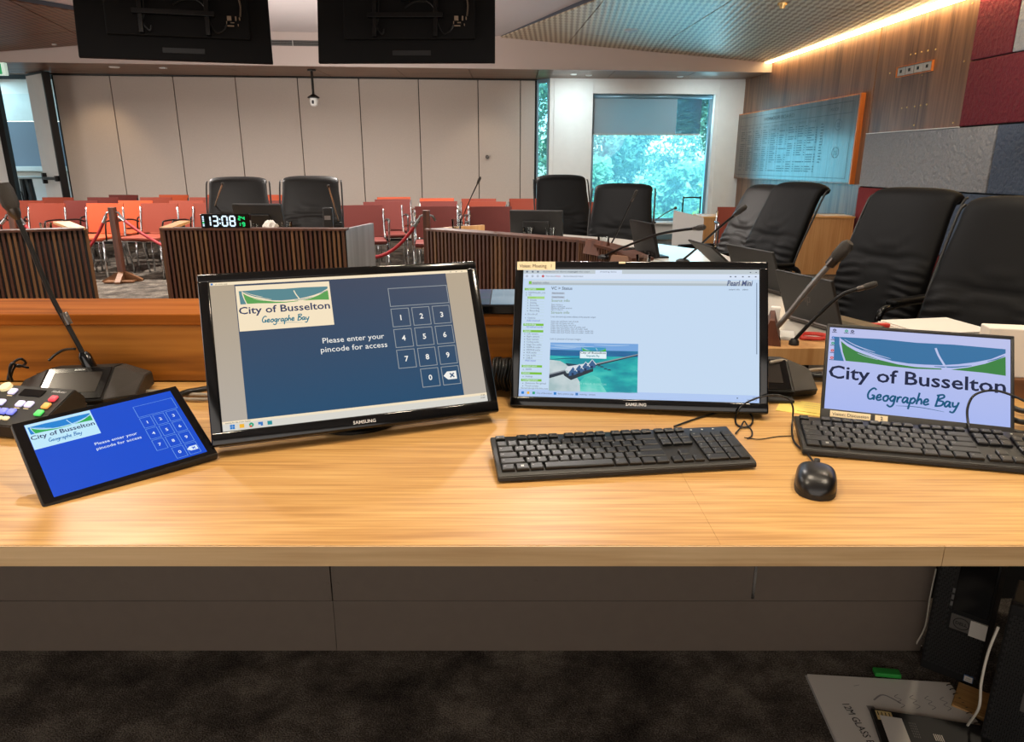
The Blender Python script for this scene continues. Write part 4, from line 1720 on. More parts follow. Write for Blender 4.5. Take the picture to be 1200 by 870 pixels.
put_exec(279, 211, 1.115, R(14), 'leather_b', 'dark brown leather chair behind the digital clock on the middle desk', 'leather chairs at the middle desk', 1.14, Y=6.5)
put_exec(364, 210, 1.115, R(10), 'leather_b', 'dark brown leather chair at the right of the middle desk, pleated back', 'leather chairs at the middle desk', 1.14, Y=6.5)
put_exec(657, 209, 1.12, R(6), 'leather', 'black high backed chair in front of the glass slot', 'black council chairs')
put_exec(731, 219.5, 1.10, R(-14), 'leather', 'black high backed chair directly before the far window', 'black council chairs', Y=5.4)
put_exec(900, 221, 1.085, R(-74), 'leather_b', 'brownish leather council chair, farthest of the right hand row', 'black council chairs', Y=5.25)
put_exec(938, 219, 1.10, R(-70), 'leather', 'black council chair, second farthest of the right hand row', 'black council chairs')
put_exec(1074, 227, 1.10, R(-60), 'leather', 'black council chair before the red and slate felt panels', 'black council chairs')
put_exec(1212, 240, 1.10, R(-54), 'leather', 'nearest black council chair at the right edge of the picture', 'black council chairs')

# ================================================================== THINGS ON THE FAR DESKS
def microphone(base, tip, label, bend=.06, r=.005, headr=.011, headl=.055, metal='black_metal', base_kind='puck', group='gooseneck microphones', br=.035):
    base, tip = Vector(base), Vector(tip)
    t = thing('gooseneck_microphone', label, 'microphone', base, group=group)
    d = tip - base
    bm = B()
    if base_kind == 'puck':
        lathe(bm, [(.001, 0), (br, 0), (br, .012), (br * .57, .02), (.001, .02)], 16)
    else:
        box(bm, (0, 0, .015), (.05, .08, .03), .006)
    obj('stand', bm, M['black_soft'], t, smooth='auto')
    mid = d * .5 + Vector((0, 0, bend))
    pts = catmull([(0, 0, .015), mid * .55 + Vector((0, 0, bend * .3)), mid + d * .15, d], 6)
    bm = B()
    tube(bm, pts, r, 8)
    obj('gooseneck', bm, M[metal], t, smooth=True)
    e = (pts[-1] - pts[-2]).normalized()
    Mx = Matrix.Translation(d) @ e.to_track_quat('Z', 'Y').to_matrix().to_4x4()
    bm = B()
    lathe(bm, [(r, -headl * .5), (headr * .8, -headl * .4), (headr * .85, 0)], 12, (0, 0, 0), 0, Mx)
    obj('collar', bm, M['gun'], t, smooth='auto')
    bm = B()
    lathe(bm, [(headr * .8, 0), (headr, headl * .15), (headr, headl * .8), (headr * .6, headl), (.001, headl * 1.02)], 12, (0, 0, 0), 0, Mx)
    obj('head', bm, M['charcoal'], t, smooth='auto')
    return t


DT = .73
# digital clock on the ledge of the middle desk
p = atY(267, 266, 5.12)
t = thing('digital_clock', 'digital clock with glowing white digits reading 13:08 on the middle desk', 'clock', (p.x, 5.10, .80))
cw = (292 - 237) / 827 * 5.2
ch = .098
obj('case', bx(-cw / 2, cw / 2, -.02, .02, 0, ch, .006), M['black_gloss'], t)
CM = Matrix.Translation((0, -.0205, ch / 2)) @ Matrix.Rotation(PI / 2, 4, 'X')
Fk = Flat(CM, .0004)
SEG = {'0': 'abcdef', '1': 'bc', '2': 'abged', '3': 'abgcd', '4': 'fgbc', '5': 'afgcd', '6': 'afgedc', '7': 'abc', '8': 'abcdefg', '9': 'abcdfg'}
LW = screen('clock_white', (215, 240, 255), 1.3)
LG = screen('clock_green', (30, 220, 120), 1.2)


def seg7(F, ch_, x, y, w_, h_, m, t_):
    h2 = h_ / 2
    g = t_ * .2
    S = {'a': [(0, h_), (w_, h_)], 'd': [(0, 0), (w_, 0)], 'g': [(0, h2), (w_, h2)], 'f': [(0, h2), (0, h_)], 'b': [(w_, h2), (w_, h_)], 'e': [(0, 0), (0, h2)], 'c': [(w_, 0), (w_, h2)]}
    for k in SEG[ch_]:
        (a, b_), (c, d) = S[k]
        if a == c:
            F.rect(x + a - t_ / 2, y + b_ + g, x + a + t_ / 2, y + d - g, m, 1)
        else:
            F.rect(x + a + g, y + b_ - t_ / 2, x + c - g, y + b_ + t_ / 2, m, 1)


for chx, xx in zip('1308', (-.137, -.085, -.018, .036)):
    seg7(Fk, chx, xx, -.033, .034, .066, LW, .011)
Fk.rect(-.040, .008, -.030, .018, LW, 1)
Fk.rect(-.040, -.020, -.030, -.010, LW, 1)
for chx, xx, yy in (('2', .096, .008), ('4', .122, .008), ('1', .090, -.034), ('9', .122, -.034)):
    seg7(Fk, chx, xx, yy, .016, .024, LG, .007)
for k in range(7):
    Fk.rect(-cw / 2 + .014, -.036 + k * .0105, -cw / 2 + .026, -.029 + k * .0105, LG if k == 2 else LW, 1)
Fk.build('digits', t)


def tumbler(p, h=.075, r=.033, label='', lying=False, rz=0):
    t = thing('drinking_glass', label, 'glass', p, rz, 'clear drinking glasses')
    bm = B()
    prof = [(r * .8, 0), (r, h), (r - .003, h), (r * .8 - .003, .008), (.001, .008)]
    Mx = Matrix.Translation((0, 0, r)) @ Matrix.Rotation(PI / 2, 4, 'Y') if lying else None
    lathe(bm, [(.001, 0)] + prof, 18, (0, 0, 0), 0, Mx)
    obj('tumbler', bm, M['tumbler'], t, smooth='auto')
    return t


# middle desk: monitor, microphones, glasses, tissue, phone handset
def flat_monitor(name, px0, px1, py0, Y, zbase, label, rz=0.0, h=.30, tilt=R(10)):
    a = atY(px0, py0, Y)
    b_ = atY(px1, py0, Y)
    t = thing(name, label, 'monitor', ((a.x + b_.x) / 2, Y, zbase), rz)
    w_ = (b_.x - a.x)
    T = Matrix.Translation((0, 0, a.z - zbase)) @ Matrix.Rotation(tilt, 4, 'X')
    bm = B()
    box(bm, (0, 0, -h / 2), (w_, .03, h), .006, T)
    obj('back_shell', bm, M['black_soft'], t)
    bm = B()
    box(bm, (0, -.02, -h / 2), (w_ * .5, .02, h * .5), .006, T)
    obj('rear_bulge', bm, M['black'], t)
    bm = B()
    box(bm, (0, .0, (a.z - zbase - h) / 2 + .04), (.08, .04, a.z - zbase - h + .12), .005)
    bx(-.12, .12, -.08, .1, 0, .012, .003, bm=bm)
    obj('stand', bm, M['black'], t)
    return t


flat_monitor('desktop_monitor', 271, 330, 239, 5.45, DT, 'black monitor back on the middle desk beside the digital clock', R(-4))
flat_monitor('desktop_monitor', 597, 660, 246.5, 5.0, .74, 'black monitor back on the curved table before the glass slot', R(-10), h=.28)
microphone(atZ(248, 256, .73), atY(260.5, 216, 5.35), 'slim microphone rising left of the digital clock', .01, .0055, .010, .04, 'tan_paint')
microphone(atZ(397, 262, .73), atY(385, 219, 5.3), 'slim microphone before the right brown leather chair', .01, .0055, .010, .04, 'tan_paint')
p = atY(386, 263, 5.35)
t = thing('desk_phone', 'small black handset standing at the right end of the middle desk', 'phone', (p.x, 5.33, DT))
obj('handset', bx(-.035, .035, -.02, .02, 0, .2, .008), M['black'], t)
obj('screen', bx(-.022, .022, -.024, -.02, .11, .14), M['steel'], t)
tumbler((atY(336, 263, 5.25).x, 5.25, DT), .10, .04, 'drinking glass on the middle desk near the right leather chair')
tumbler((atY(297, 263, 5.2).x, 5.2, DT), .09, .035, 'drinking glass just right of the digital clock')
tumbler((atY(54, 266, 5.18).x, 5.18, DT), .10, .04, 'drinking glass on the left slatted desk')
tumbler((atY(535, 263, 5.12).x, 5.12, .74), .12, .035, 'tall drinking glass on the left end of the curved table')
tumbler((atY(619, 275, 4.85).x, 4.85, .74), .085, .036, 'drinking glass in front of the monitor on the curved table, left one')
tumbler((atY(645, 274, 4.75).x, 4.75, .74), .09, .036, 'drinking glass in front of the monitor on the curved table, right one')
p = atY(317, 263, 5.25)
bm = B()
bmesh.ops.create_icosphere(bm, subdivisions=3, radius=.055, matrix=Matrix.Translation((0, 0, .05)))
rnd = random.Random(5)
for v in bm.verts:
    v.co *= 1 + rnd.uniform(-.16, .16)
    v.co.z = max(0, v.co.z * 1.0)
o = obj('crumpled_tissue', bm, M['paper'], loc=(p.x, 5.25, DT))
tag(o, 'crumpled white tissue on the middle desk behind the clock', 'tissue')

# right wing items
WT = .74


def laptop(px, py, rz, label, open_=R(105), w_=.34, d=.235, loc=None, mt='black_soft', logo_=False):
    p = atZ(px, py, WT) if loc is None else Vector(loc)
    t = thing('laptop', label, 'laptop', (p.x, p.y, WT), rz, 'open laptops on the council table')
    # local: hinge along x at y=0, keyboard towards -y (user side)
    obj('base', bx(-w_ / 2, w_ / 2, -d, 0, .002, .018, .004), M['gun'], t)
    obj('keyboard', bx(-w_ / 2 + .02, w_ / 2 - .02, -d * .6, -.02, .018, .0195), M['black'], t)
    T = Matrix.Translation((0, 0, .018)) @ Matrix.Rotation(-(open_ - PI / 2), 4, 'X')
    bm = B()
    box(bm, (0, 0, d / 2), (w_, .010, d), .004, T)
    l_ = obj('lid', bm, M[mt], t)
    bm = B()
    box(bm, (0, -.0056, d / 2 + .005), (w_ - .02, .001, d - .03), 0, T)
    obj('display', bm, M['black_gloss'], l_)
    bm = B()
    tube(bm, [(-w_ / 2 + .01, 0, .016), (w_ / 2 - .01, 0, .016)], .008, 8)
    obj('hinge', bm, M['gun'], t)
    if logo_:
        LMx = T @ Matrix.Translation((0, .0056, d / 2)) @ Matrix.Rotation(PI, 4, 'Z') @ Matrix.Rotation(PI / 2, 4, 'X')
        F = Flat(LMx, .0003)
        F.stroke([(-.012, .022), (-.018, -.008)], .003, M['gun'], 1, False)
        F.stroke([(-.014, .006), (-.004, .008), (-.008, -.01)], .003, M['gun'], 1, False)
        F.stroke([(.004, .01), (-.002, -.022)], .003, M['gun'], 1, False)
        F.stroke([(.004, .009), (.016, .009), (.012, -.008), (.001, -.008)], .003, M['gun'], 1, False)
        F.build('lid_emblem', l_)
    return t


laptop(0, 0, R(109), 'open black laptop with a slanted emblem on its lid, nearest on the council table', R(112), .25, .165, (.955, 2.19, WT), logo_=True)
laptop(0, 0, R(107), 'open laptop with a thin lit lid edge, second nearest on the council table', R(112), .31, .17, (1.01, 2.87, WT))
laptop(0, 0, R(96), 'open brown grey laptop on the pale table, third nearest on the right', R(140), .30, .2, (1.02, 3.32, WT))
# monitor turned edge on
p = atZ(772, 305, WT)
t = thing('desktop_monitor', 'dark monitor turned almost edge on before the window chair', 'monitor', (p.x, p.y, WT), R(104))
T = Matrix.Translation((0, 0, .01)) @ Matrix.Rotation(R(-14), 4, 'X')
bm = B()
box(bm, (.15, 0, .095), (.30, .018, .19), .004, T)
obj('back_shell', bm, M['leather_b'], t)
bm = B()
bx(.06, .24, -.09, .05, 0, .01, .003, bm=bm)
bx(.12, .18, -.04, -.012, 0, .09, .003, bm=bm)
obj('stand', bm, M['black'], t)
bm = B()
for k in range(3):
    box(bm, (.05 + k * .045, .010, .02), (.025, .004, .012), 0, T)
obj('port', bm, M['gun'], t)
# microphones of the right wing
microphone(atZ(715, 291, WT), atY(742, 232, 4.25), 'thin microphone leaning right before the chair by the window', .005, .005, .009, .05)
microphone(atZ(764, 262, WT), atY(791, 244, 4.6), 'short microphone against the bright window', .01, .004, .009, .05)
microphone(atZ(708, 303, WT), atY(817, 267.5, 2.95), 'long low microphone crossing in front of the turned monitor', .03, .006, .012, .06)
microphone(atZ(800, 308, WT), atY(865, 249, 3.3), 'long microphone pointing up right over the pale table', .01, .006, .013, .06)
microphone(atZ(537, 268, WT), atY(561.5, 214, 5.15) * 0 + atY(560.5, 213, 5.2), 'tall thin microphone in front of the wall panels', .01, .004, .010, .06)
# big microphone in front
t = microphone(atZ(898, 402, WT), atY(979, 303, 1.86), 'large microphone with a thick silver stem, nearest on the right', .008, .008, .0175, .055, 'silver_paint', 'block')
t = microphone(atZ(930, 405, WT), atY(1012, 337, 1.92), 'small microphone on a curved black neck before the near laptop', .035, .0055, .009, .035, 'black_metal', br=.014)
# name plates and blocks
def block(name, label, cat, loc, size, m, rz=0, parts=None):
    t = thing(name, label, cat, loc, rz)
    bm = B()
    w_, d, h = size
    prism(bm, [(-d / 2, 0), (d / 2, 0), (0.006, h), (-.006, h)], -w_ / 2, w_ / 2, 0, Matrix((Vector((0, 0, 1)), Vector((1, 0, 0)), Vector((0, 1, 0)))).to_4x4())
    obj('wedge', bm, M[m], t)
    bm = B()
    box(bm, (0, -d * .27, h * .5), (w_ * .9, .002, h * .6), 0, Matrix.Rotation(-.25, 4, 'X'))
    obj('insert', bm, M['steel'], t)
    return t


block('name_plate', 'dark timber name plate near the big microphone base', 'name plate', (atZ(904, 400, WT).x, 2.02, WT), (.16, .06, .075), 'post', R(70))
block('name_plate', 'brown name plate on the ledge left of the window chair', 'name plate', (atY(700, 288, 4.05).x, 4.05, WT), (.2, .06, .08), 'post', R(-60))
block('name_plate', 'timber name plate lying before the turned monitor', 'name plate', (atY(738, 300, 3.5).x, 3.5, WT), (.2, .08, .06), 'post_foot', R(-40))
t = thing('card_holder', 'white angled card stand beside the big microphone', 'stand', (atZ(922, 402, WT).x, 2.1, WT), R(-20))
obj('back_plate', bx(-.014, .014, -.012, .012, 0, .085, .003), M['white_pl'], t)
obj('foot_plate', bx(-.014, .06, -.08, .012, 0, .012, .003), M['white_pl'], t)
tumbler((atY(707, 288, 4.2).x, 4.2, WT), .085, .036, 'drinking glass at the bend of the curved table')
tumbler((atY(728, 296, 3.75).x, 3.75, WT), .09, .036, 'drinking glass lying on its side near the turned monitor', True, R(40))
tumbler((atY(754, 303, 3.35).x, 3.35, WT), .085, .036, 'drinking glass in front of the turned monitor')
p = atZ(958, 399, WT)
t = thing('scissors', 'red handled scissors lying on the near end of the council table', 'scissors', (p.x, p.y, WT))
bm = B()
tube(bm, catmull([(-.05, 0, .008), (-.03, .03, .012), (.01, .03, .012), (.03, 0, .012), (.0, -.02, .01), (-.05, 0, .008)], 5), .006, 6)
obj('handle', bm, M['redrub'], t)
obj('blade', bx(.02, .12, -.006, .006, .004, .008), M['steel'], t)
p = atZ(1090, 386, WT)
t = thing('paper_stack', 'small pile of paper behind the small monitor at right', 'paper', (p.x, p.y, WT), R(10))
for k in range(3):
    obj('sheet', bx(-.12 + k * .01, .12 + k * .01, -.1, .1, .001 + k * .004, .004 + k * .004), M['paper'], t)
o = obj('red_clip', bx(-.03, .03, -.01, .01, 0, .015, .004), M['redrub'], loc=(p.x - .15, p.y + .02, WT))
tag(o, 'small red clip beside the pile of paper at right', 'clip')

# ================================================================== THE NEAR DESK
DZ = .74
DY0, DY1 = .855, 1.605
t = thing('desk', 'long oak topped desk in the foreground', 'desk', (0, 1.2, 0))
sm = .285
for a, b_ in ((-3.2, sm - .00018), (sm + .00018, 3.0)):
    obj('desk_top', bx(a, b_, DY0 - 1.2 + .002, DY1 - 1.2, DZ - .030, DZ), M['oak'], t)
for a, b_ in ((-3.2, .589), (.59, 3.0)):
    obj('edge_band', bx(a, b_, DY0 - 1.2 - .001, DY0 - 1.2 + .0015, DZ - .031, DZ - .0005), M['oak_edge'], t)
# modesty boards
for (a, b_, z0, z1) in [(-3.2, -.466, .153, .705), (-.463, 1.082, .153, .705), (-3.2, -.4645, .0, .1515), (-.4635, 1.082, .0, .1515)]:
    obj('modesty_board', bx(a, b_, 1.585 - 1.2, 1.603 - 1.2, z0, z1, .0006), M['modesty'], t)
for (px, py) in [(383.5, 685), (395, 685), (628, 682), (146, 685), (865, 683)]:
    p = atY(px, py, 1.585)
    bm = B()
    lathe(bm, [(.001, -.0006), (.0055, -.0006), (.0065, .001), (.001, .001)], 12, (0, 0, 0), 0, Matrix.Rotation(PI / 2, 4, 'X') @ Matrix.Rotation(PI, 4, 'X'))
    obj('screw_cap', bm, M['modesty'], t, loc=(p.x, p.y - 1.2, p.z))
p = atY(883, 690, 1.585)
obj('glint_strip', bx(p.x - .004, p.x + .004, 1.582 - 1.2, 1.586 - 1.2, .16, .5, .001), M['chrome'], t)  # bright strip stands in for a glint on the modesty board
obj('dark_infill', bx(1.10, 2.8, .62, .64, 0, .7), M['black_soft'], t)  # added black board that keeps the space behind the towers dark
for x in (-2.4, 2.4):
    obj('leg', bx(x - .03, x + .03, DY0 - 1.2 + .1, DY0 - 1.2 + .16, 0, DZ - .03, .003), M['black_metal'], t)

# red hardwood upstand at the back of the desk
t = thing('timber_upstand', 'reddish hardwood upstand with a flat ledge along the back of the desk', 'shelf', (-1.3, 1.7, 0))
obj('front_board', bx(-1.9, 1.72, -.092, -.066, DZ + .001, .878, .002), M['jarrah'], t)
obj('ledge_board', bx(-1.9, 1.72, -.096, .105, .878, .905, .003), M['jarrah_top'], t)
obj('rear_board', bx(-1.9, 1.72, .08, .10, .0, .878, .002), M['jarrah'], t)

# flat display lying on the ledge between the two monitors
t = thing('flat_display', 'flat glossy display lying on the timber ledge between the monitors', 'display', (.0, 1.72, .905))
obj('frame', bx(-.26, .12, -.12, .095, 0, .022, .003), M['black_gloss'], t)
Fd = Flat(Matrix.Translation((0, 0, .022)), .0004)


def noisy_screen(name, a, b_, c, sc, stretch=(1, 1, 1), k=1.0):
    m, n, l, bs = new_mat(name)
    tc = n.new('ShaderNodeTexCoord')
    mp = n.new('ShaderNodeMapping')
    mp.inputs['Scale'].default_value = stretch
    t_ = n.new('ShaderNodeTexNoise')
    t_.inputs['Scale'].default_value = sc
    t_.inputs['Detail'].default_value = 5
    r = n.new('ShaderNodeValToRGB')
    e = r.color_ramp.elements
    e[0].position = .35
    e[1].position = .65
    e[0].color = (*lin(a), 1)
    e[1].color = (*lin(c), 1)
    q = e.new(.5)
    q.color = (*lin(b_), 1)
    l.new(tc.outputs['Object'], mp.inputs[0])
    l.new(mp.outputs[0], t_.inputs[0])
    l.new(t_.outputs[0], r.inputs[0])
    l.new(r.outputs[0], bs.inputs['Emission Color'])
    bs.inputs['Emission Strength'].default_value = k
    bs.inputs['Base Color'].default_value = (.006, .006, .006, 1)
    bs.inputs['Roughness'].default_value = .3
    bs.inputs['Specular IOR Level'].default_value = .25
    return m


Fd.rect(-.25, -.112, -.052, .09, noisy_screen('teal_purple_reflection', (30, 70, 86), (36, 64, 92), (78, 66, 110), 9, (.5, 2, 1)), 1)
Fd.rect(-.05, -.112, .112, .09, noisy_screen('pale_blue_reflection', (104, 132, 150), (122, 146, 162), (134, 156, 170), 6, (1, 2, 1)), 1)
Fd.build('picture', t)  # glowing patches stand in for reflections on the glossy top

# ---- palettes
PAL_A = (screen('a_sky', (88, 134, 142)), screen('a_green', (92, 160, 84)), screen('a_cream', (240, 226, 196)), screen('a_ink', (48, 58, 92)), screen('a_teal', (30, 116, 136)))
PAL_B = (screen('b_sky', (52, 112, 160)), screen('b_green', (58, 128, 66)), screen('b_white', (184, 194, 232)), screen('b_ink', (24, 34, 66)), screen('b_teal', (10, 84, 122)))
PAL_C = (screen('c_sky', (20, 130, 210)), screen('c_green', (40, 170, 80)), screen('c_white', (190, 232, 250)), screen('c_ink', (26, 40, 96)), screen('c_teal', (30, 110, 180)))
PAL_D = (screen('d_sky', (60, 150, 190)), screen('d_green', (70, 180, 60)), screen('d_white', (225, 240, 246)), screen('d_ink', (70, 84, 90)), screen('d_teal', (60, 140, 160)))


def grad_screen(name, top, bot, zspan, axis='Z', M_=None):
    """vertical gradient shown on a display; uses object Z"""
    m, n, l, bs = new_mat(name)
    tc = n.new('ShaderNodeTexCoord')
    sp = n.new('ShaderNodeSeparateXYZ')
    mr = n.new('ShaderNodeMapRange')
    mr.inputs['From Min'].default_value = zspan[0]
    mr.inputs['From Max'].default_value = zspan[1]
    r = n.new('ShaderNodeValToRGB')
    r.color_ramp.elements[0].color = (*lin(bot), 1)
    r.color_ramp.elements[1].color = (*lin(top), 1)
    l.new(tc.outputs['Object'], sp.inputs[0])
    l.new(sp.outputs[axis], mr.inputs[0])
    l.new(mr.outputs[0], r.inputs[0])
    l.new(r.outputs[0], bs.inputs['Emission Color'])
    bs.inputs['Emission Strength'].default_value = 1
    bs.inputs['Base Color'].default_value = (.006, .006, .006, 1)
    bs.inputs['Roughness'].default_value = .3
    bs.inputs['Specular IOR Level'].default_value = .25
    return m


def keypad(F, x0, y1, cw_, ch_, gx, gy, fx, fy, line, ink, t_, fs):
    """pin pad; (x0,y1) top left of the entry field"""
    F.outline(x0, y1 - fy, x0 + fx, y1, t_, line, 2)
    ks = [['1', '2', '3'], ['4', '5', '6'], ['7', '8', '9'], [None, '0', 'x']]
    yy = y1 - fy - gy
    for row in ks:
        for i, k in enumerate(row):
            if not k:
                continue
            a = x0 + i * (cw_ + gx)
            F.outline(a, yy - ch_, a + cw_, yy, t_, line, 2)
            cx, cy = a + cw_ / 2, yy - ch_ / 2
            if k == 'x':
                s = fs * 1.1
                F.poly([(cx - s * 1.3, cy), (cx - s * .6, cy + s * .7), (cx + s, cy + s * .7), (cx + s, cy - s * .7), (cx - s * .6, cy - s * .7)], ink, 3)
                F.stroke([(cx - s * .15, cy + s * .35), (cx + s * .55, cy - s * .35)], s * .22, F.bgm, 4, False)
                F.stroke([(cx - s * .15, cy - s * .35), (cx + s * .55, cy + s * .35)], s * .22, F.bgm, 4, False)
            else:
                F.text(k, cx, cy - fs / 2, fs, ink, 3, 'c', bold=.02)
        yy -= ch_ + gy


def big_monitor(label, c, yaw, tilt, W, H, bez, brand, roll=0.0):
    """c = centre of the lit area; returns thing, picture plane matrix"""
    t = thing('desktop_monitor', label, 'monitor', (c[0], c[1], DZ), yaw)
    T = Matrix.Translation((0, 0, c[2] - DZ)) @ Matrix.Rotation(tilt, 4, 'X') @ Matrix.Rotation(roll, 4, 'Y')
    bs, bt, bb = bez
    ow, oh0, oh1 = W / 2 + bs, -H / 2 - bb, H / 2 + bt
    # front bezel: four bevelled bars
    bm = B()
    for (x0, x1, z0, z1) in [(-ow, ow, H / 2, oh1), (-ow, ow, oh0, -H / 2), (-ow, -W / 2, -H / 2 - .004, H / 2 + .004), (W / 2, ow, -H / 2 - .004, H / 2 + .004)]:
        box(bm, ((x0 + x1) / 2, .004, (z0 + z1) / 2), (x1 - x0, .022, z1 - z0), .0035, T, seg=3)
    obj('bezel', bm, M['black_gloss'], t, smooth='auto')
    bm = B()
    box(bm, (0, .028, (oh0 + oh1) / 2), (ow * 2 - .004, .03, oh1 - oh0 - .004), .008, T)
    box(bm, (0, .05, -.03), (W * .55, .03, H * .55), .012, T)
    obj('back_shell', bm, M['black_soft'], t, smooth='auto')
    bm = B()
    box(bm, (0, .0, 0), (W + .001, .01, H + .001), 0, T)
    obj('panel', bm, M['black_gloss'], t)
    # stand: neck and foot behind the screen
    bm = B()
    p0 = T @ Vector((0, .06, -.05))
    tube(bm, [p0, (0, p0.y + .02, .02)], .02, 10)
    obj('neck', bm, M['black_gloss'], t, smooth='auto')
    bm = B()
    lathe(bm, [(.001, 0), (.10, 0), (.10, .006), (.03, .02), (.001, .02)], 28, (0, p0.y + .02, 0))
    obj('foot', bm, M['black_gloss'], t, smooth='auto')
    # maker's name in silver on the lower bezel
    BM = T @ Matrix.Translation((0, -.0071, -H / 2 - bb * .62)) @ Matrix.Rotation(PI / 2, 4, 'X')
    F = Flat(BM, .0002)
    F.text(brand, 0.0, 0.0, .0062, M['chrome_print'], 1, 'c', width=.042, bold=.02)
    F.build('brand_lettering', t)
    PM = T @ Matrix.Translation((0, -.0051, 0)) @ Matrix.Rotation(PI / 2, 4, 'X')
    return t, PM, T


M['chrome_print'] = mat('silver_print', (215, 215, 215), .35, metal=.2)
S = lambda n, c, k=1.0: screen(n, c, k)
# ---------------- monitor one: pin code screen
W1 = .4927
H1 = W1 * 9 / 16
sc1 = 1.035
c1 = EYE + (Vector((-.293, 1.271, .916)) - EYE) * sc1
t, PM, T = big_monitor('large black monitor at left showing the pin code entry page', c1, R(20.2), R(-27.9), W1, H1, (.020, .018, .024), 'SAMSUNG')
F = Flat(PM)
hw, hh = W1 / 2, H1 / 2
U = lambda u: -hw + u * W1
V = lambda v: hh - v * H1
zc = math.cos(R(27.9))
F.bgm = S('m1_navy', (44, 78, 112))
grad = grad_screen('m1_navy_gradient', (58, 70, 92), (24, 74, 110), (c1.z - DZ - .12, c1.z - DZ + .11))
grey = grad_screen('m1_grey_gradient', (176, 160, 138), (178, 170, 160), (c1.z - DZ - .12, c1.z - DZ + .11))
cream = S('m1_cream', (244, 226, 194))
F.rect(-hw, -hh, hw, hh, grey, 0)
F.rect(-hw, V(.021), hw, hh, cream, 1)
F.rect(U(.086), V(.938), U(.905), V(.020), grad, 1)
F.rect(U(.433), V(.021), U(.908), V(.0), cream, 1)
F.rect(-hw, -hh, hw, V(.945), S('m1_taskbar', (214, 212, 204)), 1)
F.rect(-hw, V(.955), hw, V(.937), cream, 1)
logo(F, U(.089), V(.348), U(.433) - U(.089), V(.033) - V(.348), PAL_A, 2, bg=cream)
# logo drawn on cream panel
wht = S('m1_white', (240, 238, 232))
ln = S('m1_line', (150, 156, 160))
F.text('Please enter your', U(.50), V(.474), .0105, wht, 3, 'c', width=.1165, bold=.004)
F.text('pincode for access', U(.4985), V(.537), .0105, wht, 3, 'c', width=.1256, bold=.004)
keypad(F, U(.658), V(.11), .036, .0377, .0055, .0042, .1202, .0382, ln, wht, .0013, .0105)
ic = [S('icon_blue', (20, 120, 200)), S('icon_yellow', (240, 180, 50)), S('icon_green', (40, 160, 120)), S('icon_steel', (60, 120, 190)), S('icon_teal', (30, 140, 150)), S('icon_red', (214, 80, 60))]
dk = S('m1_dark', (70, 66, 64))
for k in range(5):
    x = U(.033 + .032 * k)
    y = V(.975)
    if k == 0:
        for dx in (0, .0042):
            for dy in (0, .0042):
                F.rect(x - .004 + dx, y - .004 + dy, x - .0002 + dx, y - .0002 + dy, ic[0], 3)
    elif k == 2:
        F.stroke([(x - .003, y), (x, y + .003), (x + .003, y), (x, y - .003), (x - .003, y)], .003, ic[2], 3)
        F.rect(x - .003, y - .004, x + .001, y - .001, ic[5], 4)
    else:
        F.rect(x - .004, y - .0035, x + .004, y + .0035, ic[k], 3)
        F.rect(x - .004, y - .0035, x, y - .001, S('icon_light', (200, 210, 220)) if k == 3 else ic[k], 4)
F.rect(U(.004), V(.018), U(.012), V(.005), ic[3], 3)
F.text('pin entry page', U(.02), V(.017), .0026, dk, 3)
F.text('waiting for the room display', U(.01), V(.952), .0026, dk, 3)
F.text('13:08', U(.99), V(.958), .003, dk, 3, 'r')
F.text('24/09', U(.99), V(.977), .003, dk, 3, 'r')
for k in range(3):
    F.rect(U(.925 + k * .024), V(.014), U(.93 + k * .024), V(.010), dk, 3)
F.build('screen_picture', t)

# ---------------- monitor two: web page
c2 = EYE + (Vector((.255, 1.400, .906)) - EYE) * sc1
t2, PM, T = big_monitor('large black monitor in the middle showing a web page with a jetty photo', c2, R(-9.0), R(-23.3), W1, H1, (.018, .018, .022), 'SAMSUNG', R(-1.2))
F = Flat(PM)
bgm = S('m2_bg', (196, 217, 240))
F.bgm = bgm
F.rect(-hw, -hh, hw, hh, bgm, 0)
tabs = S('m2_tabs', (190, 200, 206))
lite = S('m2_light', (214, 226, 244))
gry = S('m2_grey', (176, 188, 196))
txt = S('m2_text', (92, 104, 122))
drk = S('m2_dark', (50, 62, 86))
grn = S('m2_green', (122, 190, 60))
pgr = S('m2_palegreen', (166, 214, 128))
lnk = S('m2_link', (70, 90, 190))
redm = S('m2_red', (190, 60, 60))
wt = S('m2_white', (226, 238, 250))
F.rect(-hw, V(.035), hw, hh, tabs, 1)
F.rect(U(.315), V(.035), U(.43), V(.006), lite, 2)
F.rect(-hw, V(.075), hw, V(.035), lite, 1)
F.text('dashboard device page', U(.085), V(.024), .0034, txt, 3, width=.075)
F.text('status and video output', U(.2), V(.024), .0034, txt, 3, width=.045)
F.text('streaming device', U(.335), V(.024), .0034, txt, 3, width=.035)
for u in (.012, .037, .06):
    F.rect(U(u), V(.026), U(u + .008), V(.013), txt, 3)
for u in (.012, .037, .06):
    F.stroke([(U(u), V(.055)), (U(u + .004), V(.048)), (U(u + .008), V(.055)), (U(u + .004), V(.062)), (U(u), V(.055))], .0008, txt, 3)
F.stroke([(U(.083), V(.055)), (U(.087), V(.049)), (U(.091), V(.055)), (U(.087), V(.061)), (U(.083), V(.055))], .0022, redm, 3)
F.text('Not secure', U(.1), V(.060), .0034, txt, 3)
F.text('https', U(.145), V(.060), .0034, redm, 3)
F.text('/device/status/preview', U(.175), V(.060), .0034, txt, 3)
for u in (.88, .9, .93, .955, .982):
    F.rect(U(u), V(.058), U(u + .007), V(.05), txt, 3)
for u in (.962, .985):
    F.rect(U(u), V(.024), U(u + .005), V(.018), drk, 3)
F.rect(U(.025), V(.125), U(.97), V(.088), gry, 1)
F.rect(U(.025), V(.107), U(.97), V(.088), S('m2_grey2', (200, 211, 220)), 2)
